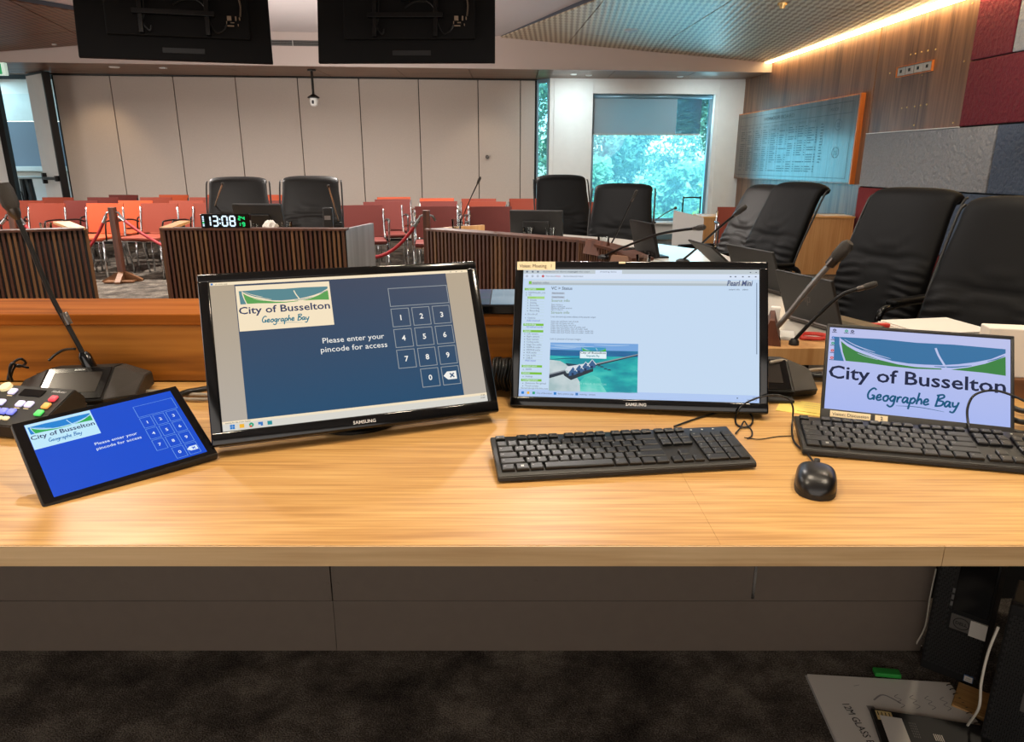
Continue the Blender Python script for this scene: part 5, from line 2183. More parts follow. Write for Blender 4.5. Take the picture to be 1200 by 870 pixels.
F.rect(U(.026), V(.118), U(.038), V(.096), grn, 3)
F.text('epiphan video', U(.042), V(.114), .0048, txt, 3, width=.036)
F.text('Pearl Mini', U(.974), V(.124), .0115, S('m2_title', (74, 88, 126)), 3, 'r', width=.052, shear=.25, bold=.02)
F.text('system info    admin', U(.955), V(.158), .0034, drk, 3, 'r')
sw = S('m2_scroll', (110, 130, 160))
F.rect(U(.988), V(.64), U(.9915), V(.10), sw, 2)
UM = lambda u: U(u - .0195)
# side menu


def menu_head(v, s):
    F.rect(UM(.028), V(v + .017), UM(.117), V(v - .001), grn, 2)
    F.text(s, UM(.034), V(v + .013), .0042, wt, 3)


def menu_item(v, s, u=.034, m=None):
    F.text(s, UM(u + .012), V(v + .011), .0036, m or txt, 3)
    F.rect(UM(u), V(v + .009), UM(u + .004), V(v + .004), txt, 3)
    F.rect(UM(.032), V(v + .018), UM(.117), V(v + .0168), S('m2_rule', (176, 204, 180)) if v > 0 else txt, 2)


menu_head(.151, 'Channels')
menu_item(.182, 'HDMI/Audio_mix')
menu_item(.2, 'VC')
F.rect(UM(.042), V(.235), UM(.117), V(.217), pgr, 2)
for k, s in enumerate(['Status', 'Details', 'Display', 'Recorder', 'Streaming', 'Recording']):
    menu_item(.22 + k * .021, s, .042, grn if k == 0 else None)
menu_item(.352, 'Encode all', .034)
menu_item(.382, 'Options')
F.text('Add channel', UM(.042), V(.415), .004, lnk, 3)
menu_head(.433, 'Recording')
F.text('Add multitrack recorder', UM(.042), V(.465), .004, lnk, 3, width=.036)
menu_head(.484, 'Inputs')
for k, s in enumerate(['Left camera', 'Right camera', 'Rear camera', 'Ceiling audio', 'Stage line audio', 'HDMI-A audio', 'HDMI-B audio', 'XLR audio', 'Line audio', 'USB-A']):
    menu_item(.508 + k * .021, s)
F.text('Add input', UM(.042), V(.728), .004, lnk, 3)
menu_head(.758, 'Output port')
menu_item(.785, 'HDMI')
menu_head(.813, 'Events')
menu_item(.84, 'Settings')
menu_head(.866, 'Configuration')
menu_item(.892, 'Automatic file upload')
menu_item(.913, 'Touch screen')
# body text
F.text('VC > Status', UM(.145), V(.162), .0065, drk, 3, bold=.01)
for v in (.182, .213):
    F.rect(UM(.147), V(v + .018), UM(.205), V(v), S('m2_btn', (182, 196, 214)), 2)
    F.text('Reset the stream' if v < .2 else 'Download the stream', UM(.151), V(v + .013), .0036, drk, 3, width=.024)
F.text('Source info', UM(.148), V(.258), .006, S('m2_olive', (106, 136, 80)), 3)
rnd = random.Random(11)
for v, w_ in [(.278, .05), (.292, .06), (.305, .09), (.318, .05)]:
    F.text('Name of video source frames'[:int(10 + w_ * 120)], UM(.148), V(v + .008), .0036, txt, 3, width=w_ * W1)
F.text('Stream info', UM(.148), V(.352), .006, S('m2_olive', (106, 136, 80)), 3)
F.text('Live stream:', UM(.148), V(.382), .0038, txt, 3)
F.text('rtsp stream address of the encoder output', UM(.2), V(.382), .0036, drk, 3, width=.07)
for k, w_ in enumerate([.12, .10, .11, .15, .16, .185, .185]):
    F.text('Video size and frame rate of codec, audio bitrate'[:int(12 + w_ * 180)], UM(.148), V(.418 + k * .0145), .0036, txt, 3, width=w_ * W1)
F.text('Link to preview of stream images', UM(.148), V(.556), .0038, txt, 3, width=.065)
# the jetty photograph
px0, px1, py0, py1 = U(.130), U(.505), V(.952), V(.578)
pw, ph = px1 - px0, py1 - py0
pu = lambda u: px0 + u * pw
pv = lambda v: py1 - v * ph
skyp = S('jetty_sky', (116, 164, 220))
F.rect(px0, pv(.155), px1, py1, skyp, 1)
cl = S('jetty_cloud', (170, 200, 232))
for a, b_, v in ((.0, .4, .04), (.05, .5, .07), (.5, .9, .03), (.0, .3, .1)):
    F.stroke([(pu(a), pv(v)), (pu((a + b_) / 2), pv(v + .012)), (pu(b_), pv(v))], .0018, cl, 2, taper=True)
sea = noisy_screen('jetty_sea', (10, 140, 156), (24, 168, 170), (60, 192, 184), 30, (.6, 1.6, 1.6))
deep = noisy_screen('jetty_deep', (24, 84, 140), (30, 104, 156), (30, 136, 170), 20, (.3, 2, 2))
sand = noisy_screen('jetty_sand', (160, 186, 190), (188, 204, 208), (206, 216, 218), 24, (.8, 1, 1))
F.rect(px0, py0, px1, pv(.15), sea, 1)
F.rect(px0, pv(.27), px1, pv(.15), deep, 2)
F.poly([(pu(0), pv(.27)), (pu(.4), pv(.33)), (pu(.32), pv(.27))], S('jetty_aqua', (26, 150, 176)), 2)
F.poly([(pu(0), pv(.36)), (pu(.12), pv(.38)), (pu(.22), pv(.48)), (pu(.27), pv(.58)), (pu(.35), pv(.8)), (pu(.36), pv(1)), (pu(0), pv(1))], sand, 2)
F.poly([(pu(.35), pv(.8)), (pu(.40), pv(.7)), (pu(.50), pv(.66)), (pu(.58), pv(.72)), (pu(.60), pv(.84)), (pu(.66), pv(1)), (pu(.36), pv(1))], noisy_screen('jetty_shallow', (60, 190, 178), (104, 208, 196), (140, 216, 208), 40, (.6, 1, 1)), 2)
F.stroke([(pu(0), pv(.355)), (pu(.2), pv(.325)), (pu(.4), pv(.31))], .002, S('jetty_bar', (20, 100, 120)), 3, taper=True)
F.poly([(pu(.18), pv(.42)), (pu(.3), pv(.44)), (pu(.36), pv(.47)), (pu(.24), pv(.5)), (pu(.2), pv(.47))], S('jetty_reef', (40, 70, 90)), 3)
for a, v in ((.55, .47), (.62, .53), (.66, .55), (.58, .49)):
    F.stroke([(pu(a), pv(v)), (pu(a + .02), pv(v - .01)), (pu(a + .04), pv(v))], .0024, S('jetty_reef', (40, 70, 90)), 3, taper=True)
dkj = S('jetty_dark', (44, 54, 66))
plk = S('jetty_plank', (140, 150, 160))
F.poly([(pu(0), pv(.665)), (pu(.18), pv(.575)), (pu(.2), pv(.63)), (pu(0), pv(.745))], dkj, 4)
F.poly([(pu(0), pv(.645)), (pu(.18), pv(.56)), (pu(.18), pv(.585)), (pu(0), pv(.675))], plk, 5)
F.poly([(pu(.5), pv(.43)), (pu(1), pv(.215)), (pu(1), pv(.24)), (pu(.5), pv(.48))], dkj, 4)
F.poly([(pu(.5), pv(.425)), (pu(1), pv(.205)), (pu(1), pv(.222)), (pu(.5), pv(.452))], plk, 5)
F.poly([(pu(.16), pv(.64)), (pu(.3), pv(.62)), (pu(.5), pv(.52)), (pu(.5), pv(.58)), (pu(.25), pv(.77)), (pu(.17), pv(.68))], dkj, 4)
rf = S('jetty_roof', (214, 220, 228))
hut = S('jetty_hut', (58, 96, 140))
F.poly([(pu(.18), pv(.56)), (pu(.21), pv(.49)), (pu(.48), pv(.40)), (pu(.52), pv(.44)), (pu(.48), pv(.52)), (pu(.28), pv(.62))], rf, 5)
for k in range(4):
    u0 = .225 + k * .072
    v0 = .67 - k * .05
    F.poly([(pu(u0), pv(v0 + .02)), (pu(u0), pv(v0 - .06)), (pu(u0 + .045), pv(v0 - .17)), (pu(u0 + .085), pv(v0 - .08)), (pu(u0 + .085), pv(v0 - .02))], hut, 6)
    F.stroke([(pu(u0 - .012), pv(v0 - .05)), (pu(u0 + .045), pv(v0 - .18)), (pu(u0 + .092), pv(v0 - .08))], .0018, rf, 7, False)
    F.rect(pu(u0 + .03), pv(v0), pu(u0 + .055), pv(v0 - .05), S('jetty_door', (30, 50, 84)), 7)
lw = .30 * pw
logo(F, pu(.345), pv(.315), lw, .255 * ph, PAL_D, 8, bg=None)
F.rect(pu(.345), pv(.315), pu(.645), pv(.175), PAL_D[2], 7)
F.text('LIVE STREAM - BUSSELTON', pu(.49), pv(.86), .004, S('jetty_text', (150, 222, 212)), 4, 'c', width=.32 * pw)
# task bar
F.rect(-hw, -hh, hw, V(.945), S('m2_task', (176, 200, 240)), 1)
F.text('Reset and status page of the device preview', U(.01), V(.942), .0034, txt, 3, width=.058)
for u, m_ in ((.012, ic[0]), (.036, ic[1]), (.06, ic[2]), (.152, ic[0]), (.245, ic[3])):
    F.rect(U(u), V(.981), U(u + .011), V(.962), m_, 3)
for u, s in ((.078, 'City of Busselton'), (.17, 'device preview page'), (.262, 'meeting - stream')):
    F.text(s, U(u), V(.978), .0036, txt, 3, width=.033)
F.text('13:08', U(.99), V(.966), .003, drk, 3, 'r')
F.text('24/09/2025', U(.99), V(.985), .003, drk, 3, 'r')
F.rect(U(.91), V(.972), U(.915), V(.965), drk, 3)
F.build('screen_picture', t2)
# label on top bezel
LMx = T @ Matrix.Translation((-hw + .022, -.0073, hh + .0085)) @ Matrix.Rotation(PI / 2, 4, 'X')
F = Flat(LMx, .0004)
F.rect(-.036, -.0105, .047, .008, M['label'], 0)
F.text('Vision: Meeting   1', -.031, -.005, .0075, M['ink'], 1, width=.07)
F.build('name_label', t2)
bm = B()
box(bm, (-.035, -.0075, hh + .014), (.014, .004, .004), 0, T)
obj('sticker', bm, M['label'], t2)

# ---------------- small screen at right
W3 = .32
H3 = W3 * .5486
k3 = W3 / .31
c3 = EYE + (Vector((.770, 1.291, .852)) - EYE) * k3
t3 = thing('small_monitor', 'small slim monitor at right filled by the council logo', 'monitor', (c3.x, c3.y, DZ), R(-19.7))
T = Matrix.Translation((0, 0, c3.z - DZ)) @ Matrix.Rotation(R(-33.5), 4, 'X')
hw3, hh3 = W3 / 2, H3 / 2
bm = B()
for (x0, x1, z0, z1) in [(-hw3 - .006, hw3 + .006, hh3, hh3 + .007), (-hw3 - .006, hw3 + .006, -hh3 - .040, -hh3), (-hw3 - .006, -hw3, -hh3 - .002, hh3 + .002), (hw3, hw3 + .006, -hh3 - .002, hh3 + .002)]:
    box(bm, ((x0 + x1) / 2, .0, (z0 + z1) / 2), (x1 - x0, .010, z1 - z0), .0015, T)
obj('bezel', bm, M['black_soft'], t3, smooth='auto')
bm = B()
box(bm, (0, .007, -.0165), (W3 + .012, .008, H3 + .045), .002, T)
obj('back_shell', bm, M['gun'], t3)
bm = B()
box(bm, (0, .001, 0), (W3, .006, H3), 0, T)
obj('panel', bm, M['black_gloss'], t3)
bm = B()
pb = T @ Vector((0, .012, .02))
tube(bm, [pb, (0, pb.y + .09, .006)], .012, 8)
bx(-.1, .1, pb.y + .06, pb.y + .12, 0, .008, .003, bm=bm)
obj('prop_stand', bm, M['black_soft'], t3)
PM = T @ Matrix.Translation((0, -.0021, 0)) @ Matrix.Rotation(PI / 2, 4, 'X')
F = Flat(PM)
lav = grad_screen('m3_lavender', (186, 192, 232), (166, 182, 238), (c3.z - DZ - .08, c3.z - DZ + .08))
F.rect(-hw3, -hh3, hw3, hh3, lav, 0)
logo(F, -hw3, -hh3, W3, H3, PAL_B, 1)
U3 = lambda u: -hw3 + u * W3
V3 = lambda v: hh3 - v * H3
dk3 = S('m3_icontext', (70, 76, 110))
for i, (u, v, m_) in enumerate([(.02, .035, dk3), (.09, .035, ic[2]), (.125, .035, dk3), (.015, .13, ic[3]), (.015, .2, ic[2]), (.015, .29, ic[5]), (.015, .38, ic[5])]):
    F.stroke([(U3(u), V3(v)), (U3(u + .008), V3(v - .012)), (U3(u + .016), V3(v)), (U3(u + .008), V3(v + .012)), (U3(u), V3(v))], .002, m_, 5)
    F.rect(U3(u - .006), V3(v + .03), U3(u + .022), V3(v + .022), dk3, 5)
F.build('screen_picture', t3)
LMx = T @ Matrix.Translation((0, -.0052, -hh3 - .011)) @ Matrix.Rotation(PI / 2, 4, 'X')
F = Flat(LMx, .0004)
F.rect(U3(.035), -.0052, U3(.263), .0075, M['label'], 0)
F.text('Vision: Discussion', U3(.047), -.002, .0065, M['ink'], 1, width=.066)
F.rect(U3(.288), -.0052, U3(.358), .0075, M['label'], 0)
F.text('2', U3(.318), -.002, .007, M['ink'], 1)
F.build('name_label', t3)

# ---------------- touch panel at the left
kt = 1.02
ct = EYE + (Vector((-.658, 1.096, .799)) - EYE) * kt
t4 = thing('touch_panel', 'tilted black touch panel with a bright blue pin code page', 'touch panel', (ct.x, ct.y, DZ), R(37))
Tt = Matrix.Translation((0, 0, ct.z - DZ)) @ Matrix.Rotation(R(-64.6), 4, 'X') @ Matrix.Rotation(R(-5.7), 4, 'Y')
tw, th_ = .26 * kt, .1924 * kt
bm = B()
box(bm, (0, .008, 0), (tw, .016, th_), .005, Tt, seg=3)
obj('housing', bm, M['black_soft'], t4, smooth='auto')
bm = B()
box(bm, (0, -.0002, 0), (tw - .005, .001, th_ - .005), 0, Tt)
obj('glass', bm, M['black_gloss'], t4)
bm = B()
p0 = Tt @ Vector((0, .016, .05))
p1 = Tt @ Vector((0, .016, -.07))
prism(bm, [(p1.y, 0.001), (p0.y + .02, 0.001), (p0.y, p0.z - .004), (p1.y, p1.z - .004)], -.06, .06, 0, Matrix((Vector((0, 0, 1)), Vector((1, 0, 0)), Vector((0, 1, 0)))).to_4x4())
obj('stand', bm, M['black_soft'], t4)
PM = Tt @ Matrix.Translation((0, -.0008, 0)) @ Matrix.Rotation(PI / 2, 4, 'X')
F = Flat(PM)
# screen rectangle inside the glass
sx0, sx1, sy0, sy1 = (.066 - .5) * tw, (.94 - .5) * tw, (.5 - .945) * th_, (.5 - .062) * th_
blue = S('m4_blue', (0, 74, 204))
F.bgm = blue
F.rect(sx0, sy0, sx1, sy1, blue, 0)
UT = lambda u: sx0 + u * (sx1 - sx0)
VT = lambda v: sy1 - v * (sy1 - sy0)
logo(F, sx0 + .0005, (.5 - .382) * th_, .365 * tw, .318 * th_, PAL_C, 1, bg=PAL_C[2])
w4 = S('m4_white', (220, 236, 250))
l4 = S('m4_line', (120, 170, 230))
F.text('Please enter your', (.496 - .5) * tw, (.5 - .512) * th_, .0065, w4, 3, 'c', width=.0655, bold=.008)
F.text('pincode for access', (.50 - .5) * tw, (.5 - .572) * th_, .0065, w4, 3, 'c', width=.0695, bold=.008)
keypad(F, (.673 - .5) * tw, (.5 - .16) * th_, .0186, .0272, .0034, .0028, .0663, .0298, l4, w4, .0007, .0068)
F.build('screen_picture', t4)

# ---------------- microphone units on the desk
def mic_unit(label, p, rz, tip, root, label_mic):
    t = thing('conference_unit', label, 'conference unit', (p[0], p[1], DZ), rz, 'conference microphone units')
    Ym = Matrix((Vector((0, 0, 1)), Vector((1, 0, 0)), Vector((0, 1, 0)))).to_4x4()
    # central wedge, side wings with grille
    sec = [(-.065, .012), (-.072, .020), (.02, .068), (.075, .060), (.08, .006), (-.06, .004)]
    bm = B()
    prism(bm, sec, -.068, .068, 0, Ym)
    bmesh.ops.bevel(bm, geom=list(bm.edges), offset=.002, segments=2, affect='EDGES')
    obj('body', bm, M['black_soft'], t, smooth='auto')
    for s in (-1, 1):
        bm = B()
        a = [Vector((s * .068, y, z)) for y, z in sec]
        b_ = [Vector((s * .125, y * .82 + .012, .012 + (z - .012) * .55 if z > .02 else z)) for y, z in sec]
        va = [bm.verts.new(q) for q in a]
        vb = [bm.verts.new(q) for q in b_]
        bm.faces.new(va)
        bm.faces.new(vb)
        for i in range(6):
            bm.faces.new((va[i], va[(i + 1) % 6], vb[(i + 1) % 6], vb[i]))
        bmesh.ops.recalc_face_normals(bm, faces=bm.faces)
        bmesh.ops.bevel(bm, geom=list(bm.edges), offset=.002, segments=2, affect='EDGES')
        obj('speaker_wing', bm, M['charcoal'], t, smooth='auto')
    bm = B()
    ang = math.atan2(.048, .092)
    FMx = Matrix.Translation((0, -.026, .0445)) @ Matrix.Rotation(ang, 4, 'X')
    box(bm, (0, 0, .0012), (.128, .096, .002), .0005, FMx)
    o = obj('touch_screen', bm, M['black_gloss'], t)
    bm = B()
    box(bm, (0, .002, .0026), (.098, .062, .0006), 0, FMx)
    obj('display', bm, mat('dim_display', (50, 46, 43), .2, spec=.07), o)
    F = Flat(FMx @ Matrix.Translation((0, 0, .0023)), .0003)
    F.text('BOSCH', 0, .039, .0045, M['chrome_print'], 1, 'c')
    F.text('menu', 0, -.042, .003, M['chrome_print'], 1, 'c')
    F.build('lettering', o)
    bm = B()
    box(bm, (0, -.085, .006), (.13, .03, .008), .003)
    obj('front_lip', bm, M['black_soft'], t)
    return t


MU = mic_unit('black conference unit with a small dark screen behind the touch panel', (-.945, 1.475), R(9), None, None, None)
# its microphone
mb = MU.matrix_world if False else Matrix.Translation((-.945, 1.475, DZ)) @ Matrix.Rotation(R(9), 4, 'Z')
base = mb @ Vector((.01, .035, .066))
tip = atY(16, 247, 1.52)
t = thing('gooseneck_microphone', 'tall microphone leaning left out of the conference unit', 'microphone', base)
bm = B()
d = tip - base
dn_ = d.normalized()
Mx = dn_.to_track_quat('Z', 'Y').to_matrix().to_4x4()
lathe(bm, [(.001, -.01), (.014, -.01), (.013, .025), (.008, .034), (.001, .034)], 14, (0, 0, 0), 0, Mx)
obj('socket', bm, M['black_gloss'], t, smooth='auto')
bm = B()
mid = d * .5 + Vector((-.005, 0, -.012))
P = catmull([(0, 0, 0), d * .25 + Vector((-.002, 0, -.006)), mid, d * .8 + Vector((0, 0, -.006)), d], 6)
tube(bm, P, .0052, 10)
obj('gooseneck', bm, M['leather_b'], t, smooth=True)
bm = B()
lathe(bm, [(.0075, .10), (.0075, .125), (.006, .128)], 12, (0, 0, 0), 0, Mx)
obj('joint', bm, M['gun'], t, smooth='auto')
Mx = Matrix.Translation(d) @ (P[-1] - P[-3]).normalized().to_track_quat('Z', 'Y').to_matrix().to_4x4()
bm = B()
lathe(bm, [(.0052, -.02), (.011, -.008), (.0125, .004)], 14, (0, 0, 0), 0, Mx)
obj('collar', bm, M['gun'], t, smooth='auto')
bm = B()
lathe(bm, [(.0125, .003), (.0165, .012), (.0175, .045), (.015, .056), (.001, .06)], 16, (0, 0, 0), 0, Mx)
obj('head', bm, M['charcoal'], t, smooth='auto')
mic_unit('black conference unit partly hidden between the middle and right monitors', (.560, 1.55), R(-8), None, None, None)

# ---------------- button controller at the far left
ang = R(-15)
pO = atZ(55, 477, .79)
t = thing('button_controller', 'black button controller with coloured lit keys at the left edge', 'controller', (pO.x, pO.y, DZ), R(-12))
Ym = Matrix((Vector((0, 0, 1)), Vector((1, 0, 0)), Vector((0, 1, 0)))).to_4x4()
ta = R(24)
FMx = Matrix.Translation((0, 0, .05)) @ Matrix.Rotation(ta, 4, 'X')
bk_ = FMx @ Vector((0, .053, 0))
ft_ = FMx @ Vector((0, -.057, 0))
bm = B()
prism(bm, [(ft_.y, .003), (ft_.y - .001, ft_.z), (bk_.y, bk_.z), (bk_.y + .022, .05), (bk_.y + .024, .003)], -.25, .0225, 0, Ym)
bmesh.ops.recalc_face_normals(bm, faces=bm.faces)
bmesh.ops.bevel(bm, geom=list(bm.edges), offset=.002, segments=2, affect='EDGES')
obj('case', bm, M['black_soft'], t, smooth='auto')
for x in (-.22, 0):
    obj('rubber_foot', bx(x - .01, x + .01, -.03, .04, 0, .004), M['black'], t)


def lamp_mat(nm, c, k=.55):
    return mat('lit_key_' + nm, c, .4, emit=c, es=k)


keys = {'white': lamp_mat('white', (218, 212, 246)), 'blue': lamp_mat('blue', (120, 130, 236)), 'cream': lamp_mat('cream', (226, 212, 166)), 'red': lamp_mat('red', (226, 70, 84)), 'orange': lamp_mat('orange', (234, 160, 76)), 'green': lamp_mat('green', (80, 210, 100))}
KP = [('red', 0, .0203), ('orange', 0, 0), ('green', 0, -.0203), ('white', -.1036, .0317), ('white', -.039, 0), ('white', -.0594, 0),
      ('blue', -.06, -.023), ('blue', -.0785, -.023), ('blue', -.097, -.023), ('blue', -.1155, -.023), ('white', -.104, 0), ('white', -.1244, 0), ('blue', -.134, -.023)]
for nm, x, y in KP:
    bm = B()
    box(bm, (x, y, .003), (.0155, .0155, .006), .003, FMx, seg=3)
    obj('button', bm, keys[nm], t, smooth='auto')
for x in (-.059, -.074, -.089, -.104, -.119):
    bm = B()
    box(bm, (x, -.040, .002), (.0125, .009, .005), .002, FMx)
    obj('button', bm, keys['cream'], t)
bm = B()
lathe(bm, [(.001, 0), (.012, 0), (.011, .006), (.001, .006)], 18, (-.130, .043, 0), 0, FMx)
obj('knob', bm, keys['cream'], t)
bm = B()
box(bm, (-.0604, .0335, .0006), (.052, .019, .002), .0005, FMx)
obj('display', bm, M['black_gloss'], t)
F = Flat(FMx @ Matrix.Translation((0, 0, .0006)), .0003)
F.text('FilmBuster', -.004, .039, .0055, M['chrome_print'], 1, 'c', width=.032, shear=.2)
for x, y in ((-.039, -.0105), (-.0594, -.0105), (-.1036, .021)):
    F.rect(x - .006, y - .001, x + .006, y + .001, M['label'], 1)
F.build('lettering', t)

# ================================================================== KEYBOARDS
U_ = .01905
ROWS = [
    [('Q', 1)] * 14,
]
KEYMESH = {}


def key_mesh(wu, h=1.0):
    k = (wu, h)
    if k not in KEYMESH:
        bm = B()
        w0, d0 = wu * U_ - .0026, h * U_ - .0028
        lo = [(-w0 / 2, -d0 / 2), (w0 / 2, -d0 / 2), (w0 / 2, d0 / 2), (-w0 / 2, d0 / 2)]
        i_ = .0016
        hi = [(-w0 / 2 + i_, -d0 / 2 + i_ * 1.2), (w0 / 2 - i_, -d0 / 2 + i_ * 1.2), (w0 / 2 - i_, d0 / 2 - i_ * .5), (-w0 / 2 + i_, d0 / 2 - i_ * .5)]
        a = [bm.verts.new((x, y, 0)) for x, y in lo]
        m_ = [bm.verts.new((x, y, .0042)) for x, y in [(p[0] * .985, p[1] * .985) for p in lo]]
        b_ = [bm.verts.new((x, y, .0056)) for x, y in hi]
        for A, Bq in ((a, m_), (m_, b_)):
            for i in range(4):
                bm.faces.new((A[i], A[(i + 1) % 4], Bq[(i + 1) % 4], Bq[i]))
        bm.faces.new(b_)
        me = bpy.data.meshes.new('key')
        bm.to_mesh(me)
        bm.free()
        me.materials.append(M['key'])
        KEYMESH[k] = me
    return KEYMESH[k]


M['key'] = mat('key_black', (22, 21, 20), .42)
M['kb_body'] = mat('keyboard_black', (17, 16, 15), .45, bump=.05, bscale=900)
M['legend'] = mat('key_legend', (205, 205, 200), .5)


def keyboard_layout():
    L = []
    y = 5.35
    x = 0
    L.append((0, y, 1, .72, 'Esc'))
    for g, st in enumerate((2, 6.5, 11)):
        for k in range(4):
            L.append((st + k, y, 1, .72, 'F%d' % (g * 4 + k + 1)))
    for k, s in enumerate(('Pr', 'Sl', 'Pa')):
        L.append((15.25 + k, y, 1, .72, s))
    rows_ = [
        [('`', 1), ('1', 1), ('2', 1), ('3', 1), ('4', 1), ('5', 1), ('6', 1), ('7', 1), ('8', 1), ('9', 1), ('0', 1), ('-', 1), ('=', 1), ('', 2)],
        [('Tab', 1.5)] + [(c, 1) for c in 'QWERTYUIOP[]'] + [('\\', 1.5)],
        [('Caps', 1.75)] + [(c, 1) for c in "ASDFGHJKL;'"] + [('Enter', 2.25)],
        [('Shift', 2.25)] + [(c, 1) for c in 'ZXCVBNM,./'] + [('Shift', 2.75)],
        [('Ctrl', 1.25), ('win', 1.25), ('Alt', 1.25), ('', 6.25), ('Alt', 1.25), ('', 1.25), ('', 1.25), ('Ctrl', 1.25)]]
    for r, row in enumerate(rows_):
        x = 0
        for s, wd in row:
            L.append((x, 4 - r + 0.0, wd, 1, s))
            x += wd
    for r in range(2):
        for k in range(3):
            L.append((15.25 + k, 4 - r, 1, 1, ('In', 'Hm', 'Up', 'De', 'En', 'Dn')[r * 3 + k]))
    L.append((16.25, 1, 1, 1, '^'))
    for k in range(3):
        L.append((15.25 + k, 0, 1, 1, '<v>'[k]))
    num = [['Nm', '/', '*', '-'], ['7', '8', '9'], ['4', '5', '6'], ['1', '2', '3']]
    for r, row in enumerate(num):
        for k, s in enumerate(row):
            L.append((18.5 + k, 4 - r, 1, 1, s))
    L.append((18.5, 0, 2, 1, '0'))
    L.append((20.5, 0, 1, 1, '.'))
    L.append((21.5, 2, 1, 2, '+'))
    L.append((21.5, 0, 1, 2, ''))
    return L


def make_keyboard(label):
    t = thing('keyboard', label, 'keyboard', group='black computer keyboards')
    Ym = Matrix((Vector((0, 0, 1)), Vector((1, 0, 0)), Vector((0, 1, 0)))).to_4x4()
    hw_, d = .221, .066
    bm = B()
    prism(bm, [(-d, .004), (-d + .001, .011), (-d + .006, .0145), (d - .004, .0305), (d, .028), (d, .019), (-d + .004, .002)], -hw_, hw_, 0, Ym)
    bmesh.ops.recalc_face_normals(bm, faces=bm.faces)
    bmesh.ops.bevel(bm, geom=list(bm.edges), offset=.0012, segments=2, affect='EDGES')
    obj('body', bm, M['kb_body'], t, smooth='auto')
    for s in (-1, 1):
        bm = B()
        bx(s * .17 - .015, s * .17 + .015, d - .03, d - .012, .0, .022, .002, bm=bm)
        obj('foot', bm, M['kb_body'], t)
        bm = B()
        bx(s * .18 - .02, s * .18 + .02, -d + .006, -d + .016, .0, .006, .001, bm=bm)
        obj('rubber_foot', bm, M['black_soft'], t)
    ta_ = math.atan2(.016, .122)
    FK = Matrix.Translation((0, .001, .0228)) @ Matrix.Rotation(ta_, 4, 'X')
    F = Flat(FK @ Matrix.Translation((0, 0, .0056)), .0003)
    x00, y00 = -22.5 * U_ / 2, -.0585
    for (x, y, wd, hh_, s) in keyboard_layout():
        cx = x00 + (x + wd / 2) * U_
        cy = y00 + (y + hh_ / 2) * U_ * (1.0 if y < 5 else 1.0)
        o = bpy.data.objects.new('key', key_mesh(wd, hh_))
        COL.objects.link(o)
        o.parent = t
        o.matrix_local = FK @ Matrix.Translation((cx, cy, .0))
        if s == 'win':
            for dx in (0, .0026):
                for dy in (0, .0026):
                    F.rect(cx - .0025 + dx, cy - .0022 + dy, cx - .0003 + dx, cy + .0001 + dy, M['legend'], 0)
        elif s:
            hgt = .0028 if len(s) == 1 else .0018
            F.text(s, cx - wd * U_ / 2 + .0045, cy + hh_ * U_ / 2 - .0085, hgt, M['legend'], 0)
    F.build('key_lettering', t)
    bm = B()
    for k in range(3):
        box(bm, (x00 + (19 + k * 1.1) * U_, y00 + 5.75 * U_, .0012), (.003, .003, .001), 0, FK)
    obj('indicator', bm, M['legend'], t)
    return t


kb1 = make_keyboard('black keyboard in the middle below the web page monitor')
kb1.location = (.1885, 1.142, DZ)
kb1.rotation_euler = (0, 0, R(7.3))
kb2 = copy_tree(kb1)
kb2['label'] = 'black keyboard at right in front of the small logo monitor'
ka = atZ(930, 488, .768)
kbx = atZ(1200, 508.5, .768)
dd = (kbx - ka)
y2 = math.atan2(dd.y, dd.x)
kb2.rotation_euler = (0, 0, y2)
off = Matrix.Rotation(y2, 3, 'Z') @ Vector((.221, -.066, 0))
kb2.location = (ka.x + off.x, ka.y + off.y, DZ)

# ---------------- mouse
mp_ = atZ(956, 562, DZ + .012)
t = thing('computer_mouse', 'black computer mouse in front of the right keyboard', 'mouse', (mp_.x, mp_.y, DZ), R(-22))


def mouse_z(x, y):
    """height of shell"""
    return 0


bm = B()
NU, NV = 28, 20
rings = []
for j in range(NV + 1):
    v = j / NV
    y = -.056 + .112 * v
    wv = .0318 * max(.02, 1 - abs(2 * v - 1) ** 3.0) ** .42 * (1 - .06 * v)
    hz = .0365 * max(.05, 1 - abs((v - .40) / (.6 if v > .4 else .41)) ** 2.4) ** .5
    ring = []
    for i in range(NU + 1):
        a = PI * i / NU
        x = wv * math.copysign(abs(math.cos(a)) ** .75, math.cos(a))
        z = .006 + (hz - .006) * math.sin(a) ** .6
        ring.append(bm.verts.new((x, y, max(.006, z))))
    rings.append(ring)
for j in range(NV):
    for i in range(NU):
        bm.faces.new((rings[j][i], rings[j][i + 1], rings[j + 1][i + 1], rings[j + 1][i]))
for r_2 in (rings[0], rings[-1]):
    bm.faces.new(r_2)
bmesh.ops.remove_doubles(bm, verts=bm.verts, dist=1e-6)
obj('shell', bm, M['mouse'] if 'mouse' in M else mat('mouse_black', (16, 15, 15), .32), t, smooth=True)
bm = B()
prof = []
for j in range(NV + 1):
    v = j / NV
    prof.append((.0321 * max(.02, 1 - abs(2 * v - 1) ** 3.0) ** .42 * (1 - .06 * v), -.0565 + .113 * v))
prism(bm, [(a, b_) for a, b_ in prof] + [(-a, b_) for a, b_ in prof[::-1]], .0005, .009)
bmesh.ops.remove_doubles(bm, verts=bm.verts, dist=1e-6)
obj('base', bm, M['black_soft'], t, smooth='auto')
bm = B()
lathe(bm, [(.001, -.0045), (.009, -.0045), (.0105, -.002), (.0105, .002), (.009, .0045), (.001, .0045)], 18, (0, 0, 0), 0, Matrix.Translation((0, .033, .0245)) @ Matrix.Rotation(PI / 2, 4, 'Y'))
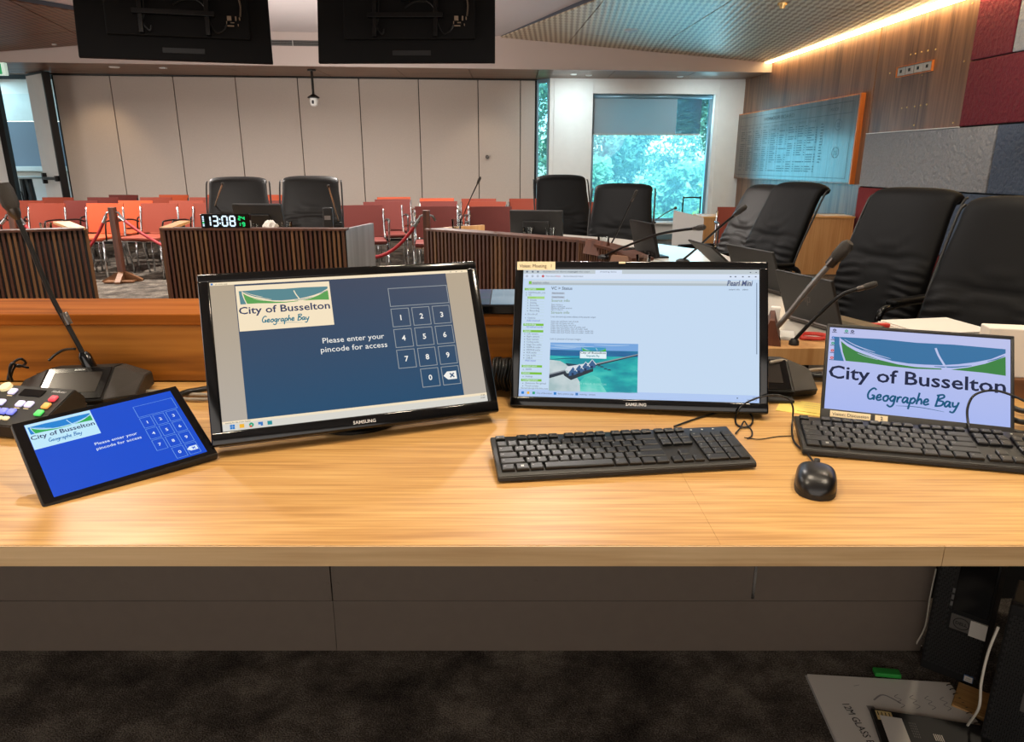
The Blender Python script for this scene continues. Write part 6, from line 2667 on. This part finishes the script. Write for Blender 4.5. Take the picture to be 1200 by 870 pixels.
obj('scroll_wheel', bm, M['charcoal'], t, smooth='auto')
bm = B()
tube(bm, [(0, .040, .0245), (0, .049, .0185), (0, .0555, .009)], .0006, 5)
obj('button_seam', bm, M['ink'], t)

# ================================================================== CABLES
def cable(label, pts, r=.0022, m='black', px=True, loc=None, nm='cable', group=None):
    P = [Vector(p) for p in pts]
    for q in P:
        pass
    c = P[0].copy()
    bm = B()
    tube(bm, [q - c for q in catmull(P, 7)], r, 7)
    o = obj(nm, bm, M[m], loc=c, smooth=True)
    tag(o, label, 'cable', group)
    return o


D = lambda x, y, z=.0025: atZ(x, y, DZ + z)
mtop = Vector((mp_.x + .021, mp_.y + .052, DZ + .012))
cable('thin mouse cable running up the left side of the right keyboard', [mtop, D(947, 533, .004), D(936, 524, .004), D(930, 516, .004), D(928, 505, .005), D(929, 490, .012), atY(929, 477, 1.33), atY(923, 467, 1.335), atY(908, 463, 1.34), atY(893, 465, 1.345), atY(879, 470, 1.35), atY(869, 476, 1.35), atY(865, 482, 1.345), D(862, 489, .004), D(863, 497, .0035), D(871, 501, .0035), D(880, 498, .0035), D(882, 490, .005), D(876, 483, .012), D(866, 481, .014), D(858, 481, .004), D(840, 484, .003), D(815, 491, .003), D(790, 500, .003)], .0019)
cable('thin keyboard cable loop behind the middle keyboard', [D(862, 508, .004), D(868, 501, .004), D(872, 494, .007), D(876, 499, .004), D(881, 505, .003), D(881, 511, .003), D(876, 514, .003)], .0015)
cable('thin dark cable lying on the oak between the two keyboards', [D(872, 513, .002), D(890, 515, .002), D(910, 512, .002), D(930, 511, .002)], .001)
# cable over the small monitor
pA = T if False else None
T3 = Matrix.Translation((c3.x, c3.y, DZ)) @ Matrix.Rotation(R(-19.7), 4, 'Z') @ Matrix.Translation((0, 0, c3.z - DZ)) @ Matrix.Rotation(R(-33.5), 4, 'X')


def on3(px, py, off_=.006):
    n = (T3.to_3x3() @ Vector((0, -1, 0))).normalized()
    p0 = T3 @ Vector((0, -off_, 0))
    r = ray(px, py)
    return EYE + r * (n.dot(p0 - EYE) / n.dot(r))


cable('black cable arching across the lower right of the small logo monitor', [on3(1137, 505, .012), on3(1134, 492), on3(1134, 478), on3(1140, 465), on3(1152, 459), on3(1167, 458), on3(1182, 462), on3(1196, 468, .008), on3(1215, 478, .004)], .0023)
for i, (dy, lab) in enumerate([(0, 'black cable right of the small monitor, upper one'), (.03, 'black cable right of the small monitor, middle one'), (.06, 'black cable right of the small monitor, lower one')]):
    a = D(1187, 478 + i * 14, .012)
    cable(lab, [a, D(1205, 482 + i * 13, .01), D(1240, 470 + i * 16, .006)], .0055)
# grey and black leads at left
cable('grey lead behind the touch panel, upper one', [D(75, 470, .02), D(105, 464, .012), D(140, 461, .006), D(180, 459, .006), D(215, 462, .006), D(250, 463, .006)], .0045, 'greycable')
cable('grey lead behind the touch panel, lower one', [D(70, 478, .02), D(110, 471, .01), D(150, 466, .006), D(185, 464, .006), D(220, 468, .006), D(252, 468, .006)], .004, 'greycable')
cable('thick braided black cable entering behind the left monitor', [D(190, 473, .01), D(215, 461, .012), D(235, 457, .012), D(262, 452, .012)], .0065)
cable('thick black cable under the conference unit at left', [D(88, 478, .006), D(120, 473, .006), D(160, 470, .006), D(190, 472, .006)], .005)
cable('black cable arching behind the left conference unit', [atY(57, 423, 1.56), atY(66, 415, 1.575), atY(76, 410, 1.58), atY(88, 409, 1.565)], .003)
cable('tangled black cable loop left of the conference unit', [atY(9, 446, 1.45), atY(12, 432, 1.46), atY(17, 424, 1.47), atY(25, 421, 1.48), atY(30, 426, 1.5), atY(22, 430, 1.46), atY(14, 426, 1.44), atY(11, 436, 1.44), atY(14, 446, 1.45)], .0028)
cable('thin black cable loop at the far left of the desk', [atY(12, 446, 1.46), atY(15, 434, 1.45), atY(20, 428, 1.45), atY(28, 430, 1.46), atY(33, 431, 1.47)], .0025)
bm = B()
tube(bm, catmull([(-.12, 0, .012), (0, .03, .014), (.14, .02, .014)], 5), .012, 8)
o = obj('cable_bundle', bm, M['black_soft'], loc=D(2, 447, .006), smooth=True)
tag(o, 'thick black cable bundle at the left edge below the upstand', 'cable')
# coil between the monitors
cc = D(592, 462, 0)
t = thing('cable_coil', 'coiled black cable standing between the two large monitors', 'cable', (cc.x, 1.53, DZ), R(78))
for k in range(8):
    r0 = .036 - .0012 * (k % 3)
    bm = B()
    tube(bm, [(r0 * math.cos(a * PI / 14), -.028 + k * .0072 + .002 * math.sin(a), .042 + r0 * math.sin(a * PI / 14)) for a in range(29)], .0036, 6, cap=False)
    obj('turn', bm, M['black'], t, smooth=True)
p = atY(570, 435, 1.5)
t = thing('display_plug', 'black display plug sticking out from behind the left monitor', 'plug', (p.x - .01, 1.5, p.z - .008), R(-10))
obj('plug_body', bx(-.03, .028, -.012, .012, -.008, .012, .004), M['black'], t)
obj('plug_label', bx(.0, .018, -.0125, -.012, .002, .009), M['label'], t)
bm = B()
tube(bm, catmull([(-.03, 0, .002), (-.06, .01, -.02), (-.09, .02, DZ - p.z + .01)], 5), .005, 8)
obj('lead', bm, M['black'], t)
# cables behind the right conference unit
cable('thick black cable behind the right conference unit', [atY(905, 436, 1.585), atY(930, 440, 1.6), atY(970, 442, 1.59)], .011)
cable('tan lead over the right conference unit', [atY(903, 425, 1.54), atY(918, 423, 1.56), atY(930, 430, 1.56), atY(940, 438, 1.56), atY(950, 434, 1.58), atY(966, 433, 1.6)], .004, 'greycable')
# yellow notes
t = thing('sticky_note', 'yellow sticky notes under the right conference unit', 'note', D(941, 480, 0), R(-28))
obj('sheet', bx(-.05, .045, -.035, .045, .0002, .0012), M['yellow'], t)
o = obj('sheet', bx(-.01, .07, -.02, .05, .0014, .0024), M['yellow'], t)
F = Flat(Matrix.Translation((0, 0, .0024)), .0003)
for k in range(3):
    F.stroke([(.0, .036 - k * .014), (.02, .038 - k * .014), (.04, .034 - k * .014)], .001, M['greyink'], 0)
F.build('handwriting', o)
# white card box right of the small monitor
p = D(1196, 452, 0)
t = thing('document_box', 'white box standing right of the small monitor', 'box', (1.075, 1.50, DZ), R(-12))
obj('box_body', bx(-.03, .16, -.0, .05, .045, .155, .003), M['paper'], t)
obj('box_base', bx(-.035, .16, -.01, .06, .0, .045, .003), M['post_foot'], t)

# ================================================================== UNDER THE DESK
def tower(label, bl, rz, w_, h, d, details):
    t = thing('computer_tower', label, 'computer', (bl[0], bl[1], 0), rz, 'black computer towers under the desk')
    # local: x along the front, -y towards viewer
    obj('case', bx(0, w_, .012, d, .004, h, .004), M['black_soft'], t)
    obj('front_frame', bx(0, w_, -.004, .012, .002, h, .004), M['black_back'], t)
    # hexagon mesh as real ribs
    bm = B()
    n = 0
    px_ = .009
    z = .03
    row = 0
    while z < h - .02:
        x = .008 + (px_ / 2 if row % 2 else 0)
        while x < w_ - .006:
            if not (details and ((z > details[0] and .3 * w_ < x < .97 * w_) or (details[0] - .052 < z < details[0] - .001 and x > .3 * w_))):
                lathe(bm, [(.0042, -.0035), (.0034, -.0066), (.0024, -.0066), (.0022, -.0035)], 6, (0, 0, 0), 0, Matrix.Translation((x, 0, z)) @ Matrix.Rotation(PI / 2, 4, 'X') @ Matrix.Translation((0, 0, .0107)))
            x += px_
        z += px_ * .87
        row += 1
    obj('grille', bm, M['mesh_black'], t, kind='stuff')
    if details:
        zl = details[0]
        obj('drive_bay', bx(.36 * w_, .96 * w_, -.007, -.003, zl + .004, h - .01, .001), M['black_gloss'], t)
        obj('port_strip', bx(.30 * w_, .36 * w_, -.0065, -.003, zl + .004, h - .02), M['black'], t)
        for k in range(3):
            obj('port', bx(.31 * w_, .35 * w_, -.0075, -.006, zl + .012 + k * .018, zl + .024 + k * .018), M['greyink'], t)
    return t


def badge(t, F_x, z, w_, h, word):
    bm = B()
    obj('badge', bx(F_x, F_x + w_, -.0085, -.004, z, z + h, .0008), mat('badge_grey', (88, 84, 80), .4), t)
    F = Flat(Matrix.Translation((F_x + w_ / 2, -.0086, z + h / 2)) @ Matrix.Rotation(PI / 2, 4, 'X'), .0003)
    r = h * .36
    pts = [(1.15 * r * math.cos(a * PI / 12), r * math.sin(a * PI / 12)) for a in range(25)]
    F.stroke(pts, r * .16, M['ink'], 0)
    F.text(word, 0, -r * .28, r * .56, M['ink'], 0, 'c', width=r * 1.7, bold=.03)
    F.build('badge_lettering', t)


tl = Vector((1.048, 1.526, 0))
tr = Vector((1.141, 1.446, 0))
trz = math.atan2(tr.y - tl.y, tr.x - tl.x)
tw_ = (tr - tl).length
# heights of the badge from the photograph
t = tower('black computer tower standing behind, with a maker badge and a blank white sticker', tl, trz, tw_, .36, .28, (.190,))
badge(t, .045, .143, .047, .040, 'DELL')
obj('white_sticker', bx(.086, .121, -.0092, -.004, .139, .181, .0005), M['paper'], t)
obj('blue_badge', bx(.095, .115, -.0086, -.004, .013, .031, .0005), mat('badge_blue', (70, 104, 150), .4), t)
F = Flat(Matrix.Translation((.105, -.0087, .022)) @ Matrix.Rotation(PI / 2, 4, 'X'), .0003)
F.rect(-.0085, -.0075, .0085, .0075, M['paper'], 0)
F.text('intel', 0, .0005, .004, M['greyink'], 1, 'c')
F.rect(-.006, -.004, .006, -.003, M['greyink'], 1)
F.build('blue_badge_lettering', t)
tl2 = Vector((1.040, 1.275, 0))
tr2 = tl2 + Vector((.10, -.085, 0))
t = tower('black computer tower at the right edge in front of the other', tl2, math.atan2(-.085, .10), .154, .36, .12, None)
badge(t, .055, .125, .055, .045, 'DELL')
# white cables beside towers
cable('white cable hanging beside the front tower', [atY(1170, 735, 1.27), atY(1158, 765, 1.265), atY(1150, 800, 1.26), atY(1147, 830, 1.255), atZ(1133, 853, .012), atZ(1143, 860, .006)], .0028, 'whitecable')
cable('thin white cable between the modesty board and the rear tower', [atY(1097, 667, 1.575), atY(1090, 700, 1.572), atY(1084, 735, 1.57), atZ(1074, 755, .02), atZ(1080, 757, .012)], .002, 'whitecable')
# plank between towers, papers
t = thing('timber_offcut', 'pale timber offcut lying between the two towers', 'board', (1.11, 1.385, 0), R(-40))
obj('board', bx(-.05, .05, -.05, .05, 0.001, .012, .002), M['oak'], t)
# drawing pad
n0, n1, n2, n3 = atZ(946, 790, .008), atZ(1113, 800, .008), atZ(1137, 843, .008), atZ(975, 905, .008)
xd = (n1 - n0)
t = thing('drawing_pad', 'large white spiral bound pad with pencil notes on the carpet under the desk', 'notebook', (n0.x, n0.y, 0), math.atan2(xd.y, xd.x))
L0_ = xd.length
obj('pages', bx(0, L0_, -.42, 0, .001, .008, .0008), M['paper'], t)
obj('cover', bx(-.004, L0_ + .004, -.424, .003, .0003, .0012), M['grey_board'], t)
bm = B()
for k in range(26):
    y = -.012 - k * .0155
    tube(bm, [(L0_ - .006 + .008 * math.cos(a * PI / 4), y, .006 + .006 * math.sin(a * PI / 4)) for a in range(8)], .0012, 5)
obj('spiral', bm, M['gun'], t, kind='stuff')
F = Flat(Matrix.Translation((0, 0, .008)), .0003)
F.text('12M GLASS BOTTOM', .050, -.10, .017, M['ink'], 1, width=.2, rot=-PI / 2 + .12)
for k in range(4):
    pts = [(.19 + k * .035 + .006 * (-1) ** j, -.055 - j * .009) for j in range(6)]
    F.stroke(pts, .0012, M['greyink'], 1)
F.rect(.105, -.23, .122, -.10, mat('grey_wash', (150, 146, 142), .8), 1)
F.stroke([(.13, -.08), (.16, -.06), (.19, -.085)], .004, mat('grey_wash', (150, 146, 142), .8), 1)
F.stroke([(.1, -.035), (.115, -.03)], .001, M['greyink'], 1)
F.build('pencil_drawing', t)
# black folder with tags on the pad
f0, f1 = atZ(1020, 831, .02), atZ(1142, 850, .02)
xd = f1 - f0
t = thing('black_folder', 'black folder with beige tabs and a white card lying on the pad', 'folder', (f0.x, f0.y, .0085), math.atan2(xd.y, xd.x))
obj('cover', bx(0, xd.length + .02, -.26, 0, 0, .014, .002), M['black_soft'], t)
obj('tab_sheet', bx(.008, .042, -.034, -.006, .014, .0152), M['amber'], t)
obj('card', bx(.014, .06, -.16, -.022, .0153, .0163), M['paper'], t)
F = Flat(Matrix.Translation((0, 0, .0152)), .0003)
for k in range(4):
    F.rect(.011 + k * .008, -.022, .013 + k * .008, -.010, M['ink'], 1)
for j in range(6):
    for k in range(4):
        F.rect(.072 + k * .004, -.03 - j * .008, .0735 + k * .004, -.035 - j * .008, M['greyink'], 1)
for k in range(5):
    F.rect(.115 + k * .004, -.055, .117 + k * .004, -.075, M['paper'], 1)
F.build('lettering', t)
g0 = atZ(1039, 790, .012)
o = obj('green_tab', bx(-.031, .031, -.012, .012, 0, .012, .003), M['green'], loc=(g0.x, g0.y, .0087), rz=R(-8))
tag(o, 'green plastic tab at the top edge of the drawing pad', 'tab')

# ---------------- copies get the parts' numbering from Blender itself; drop stray data
for me in list(bpy.data.meshes):
    if me.users == 0:
        bpy.data.meshes.remove(me)
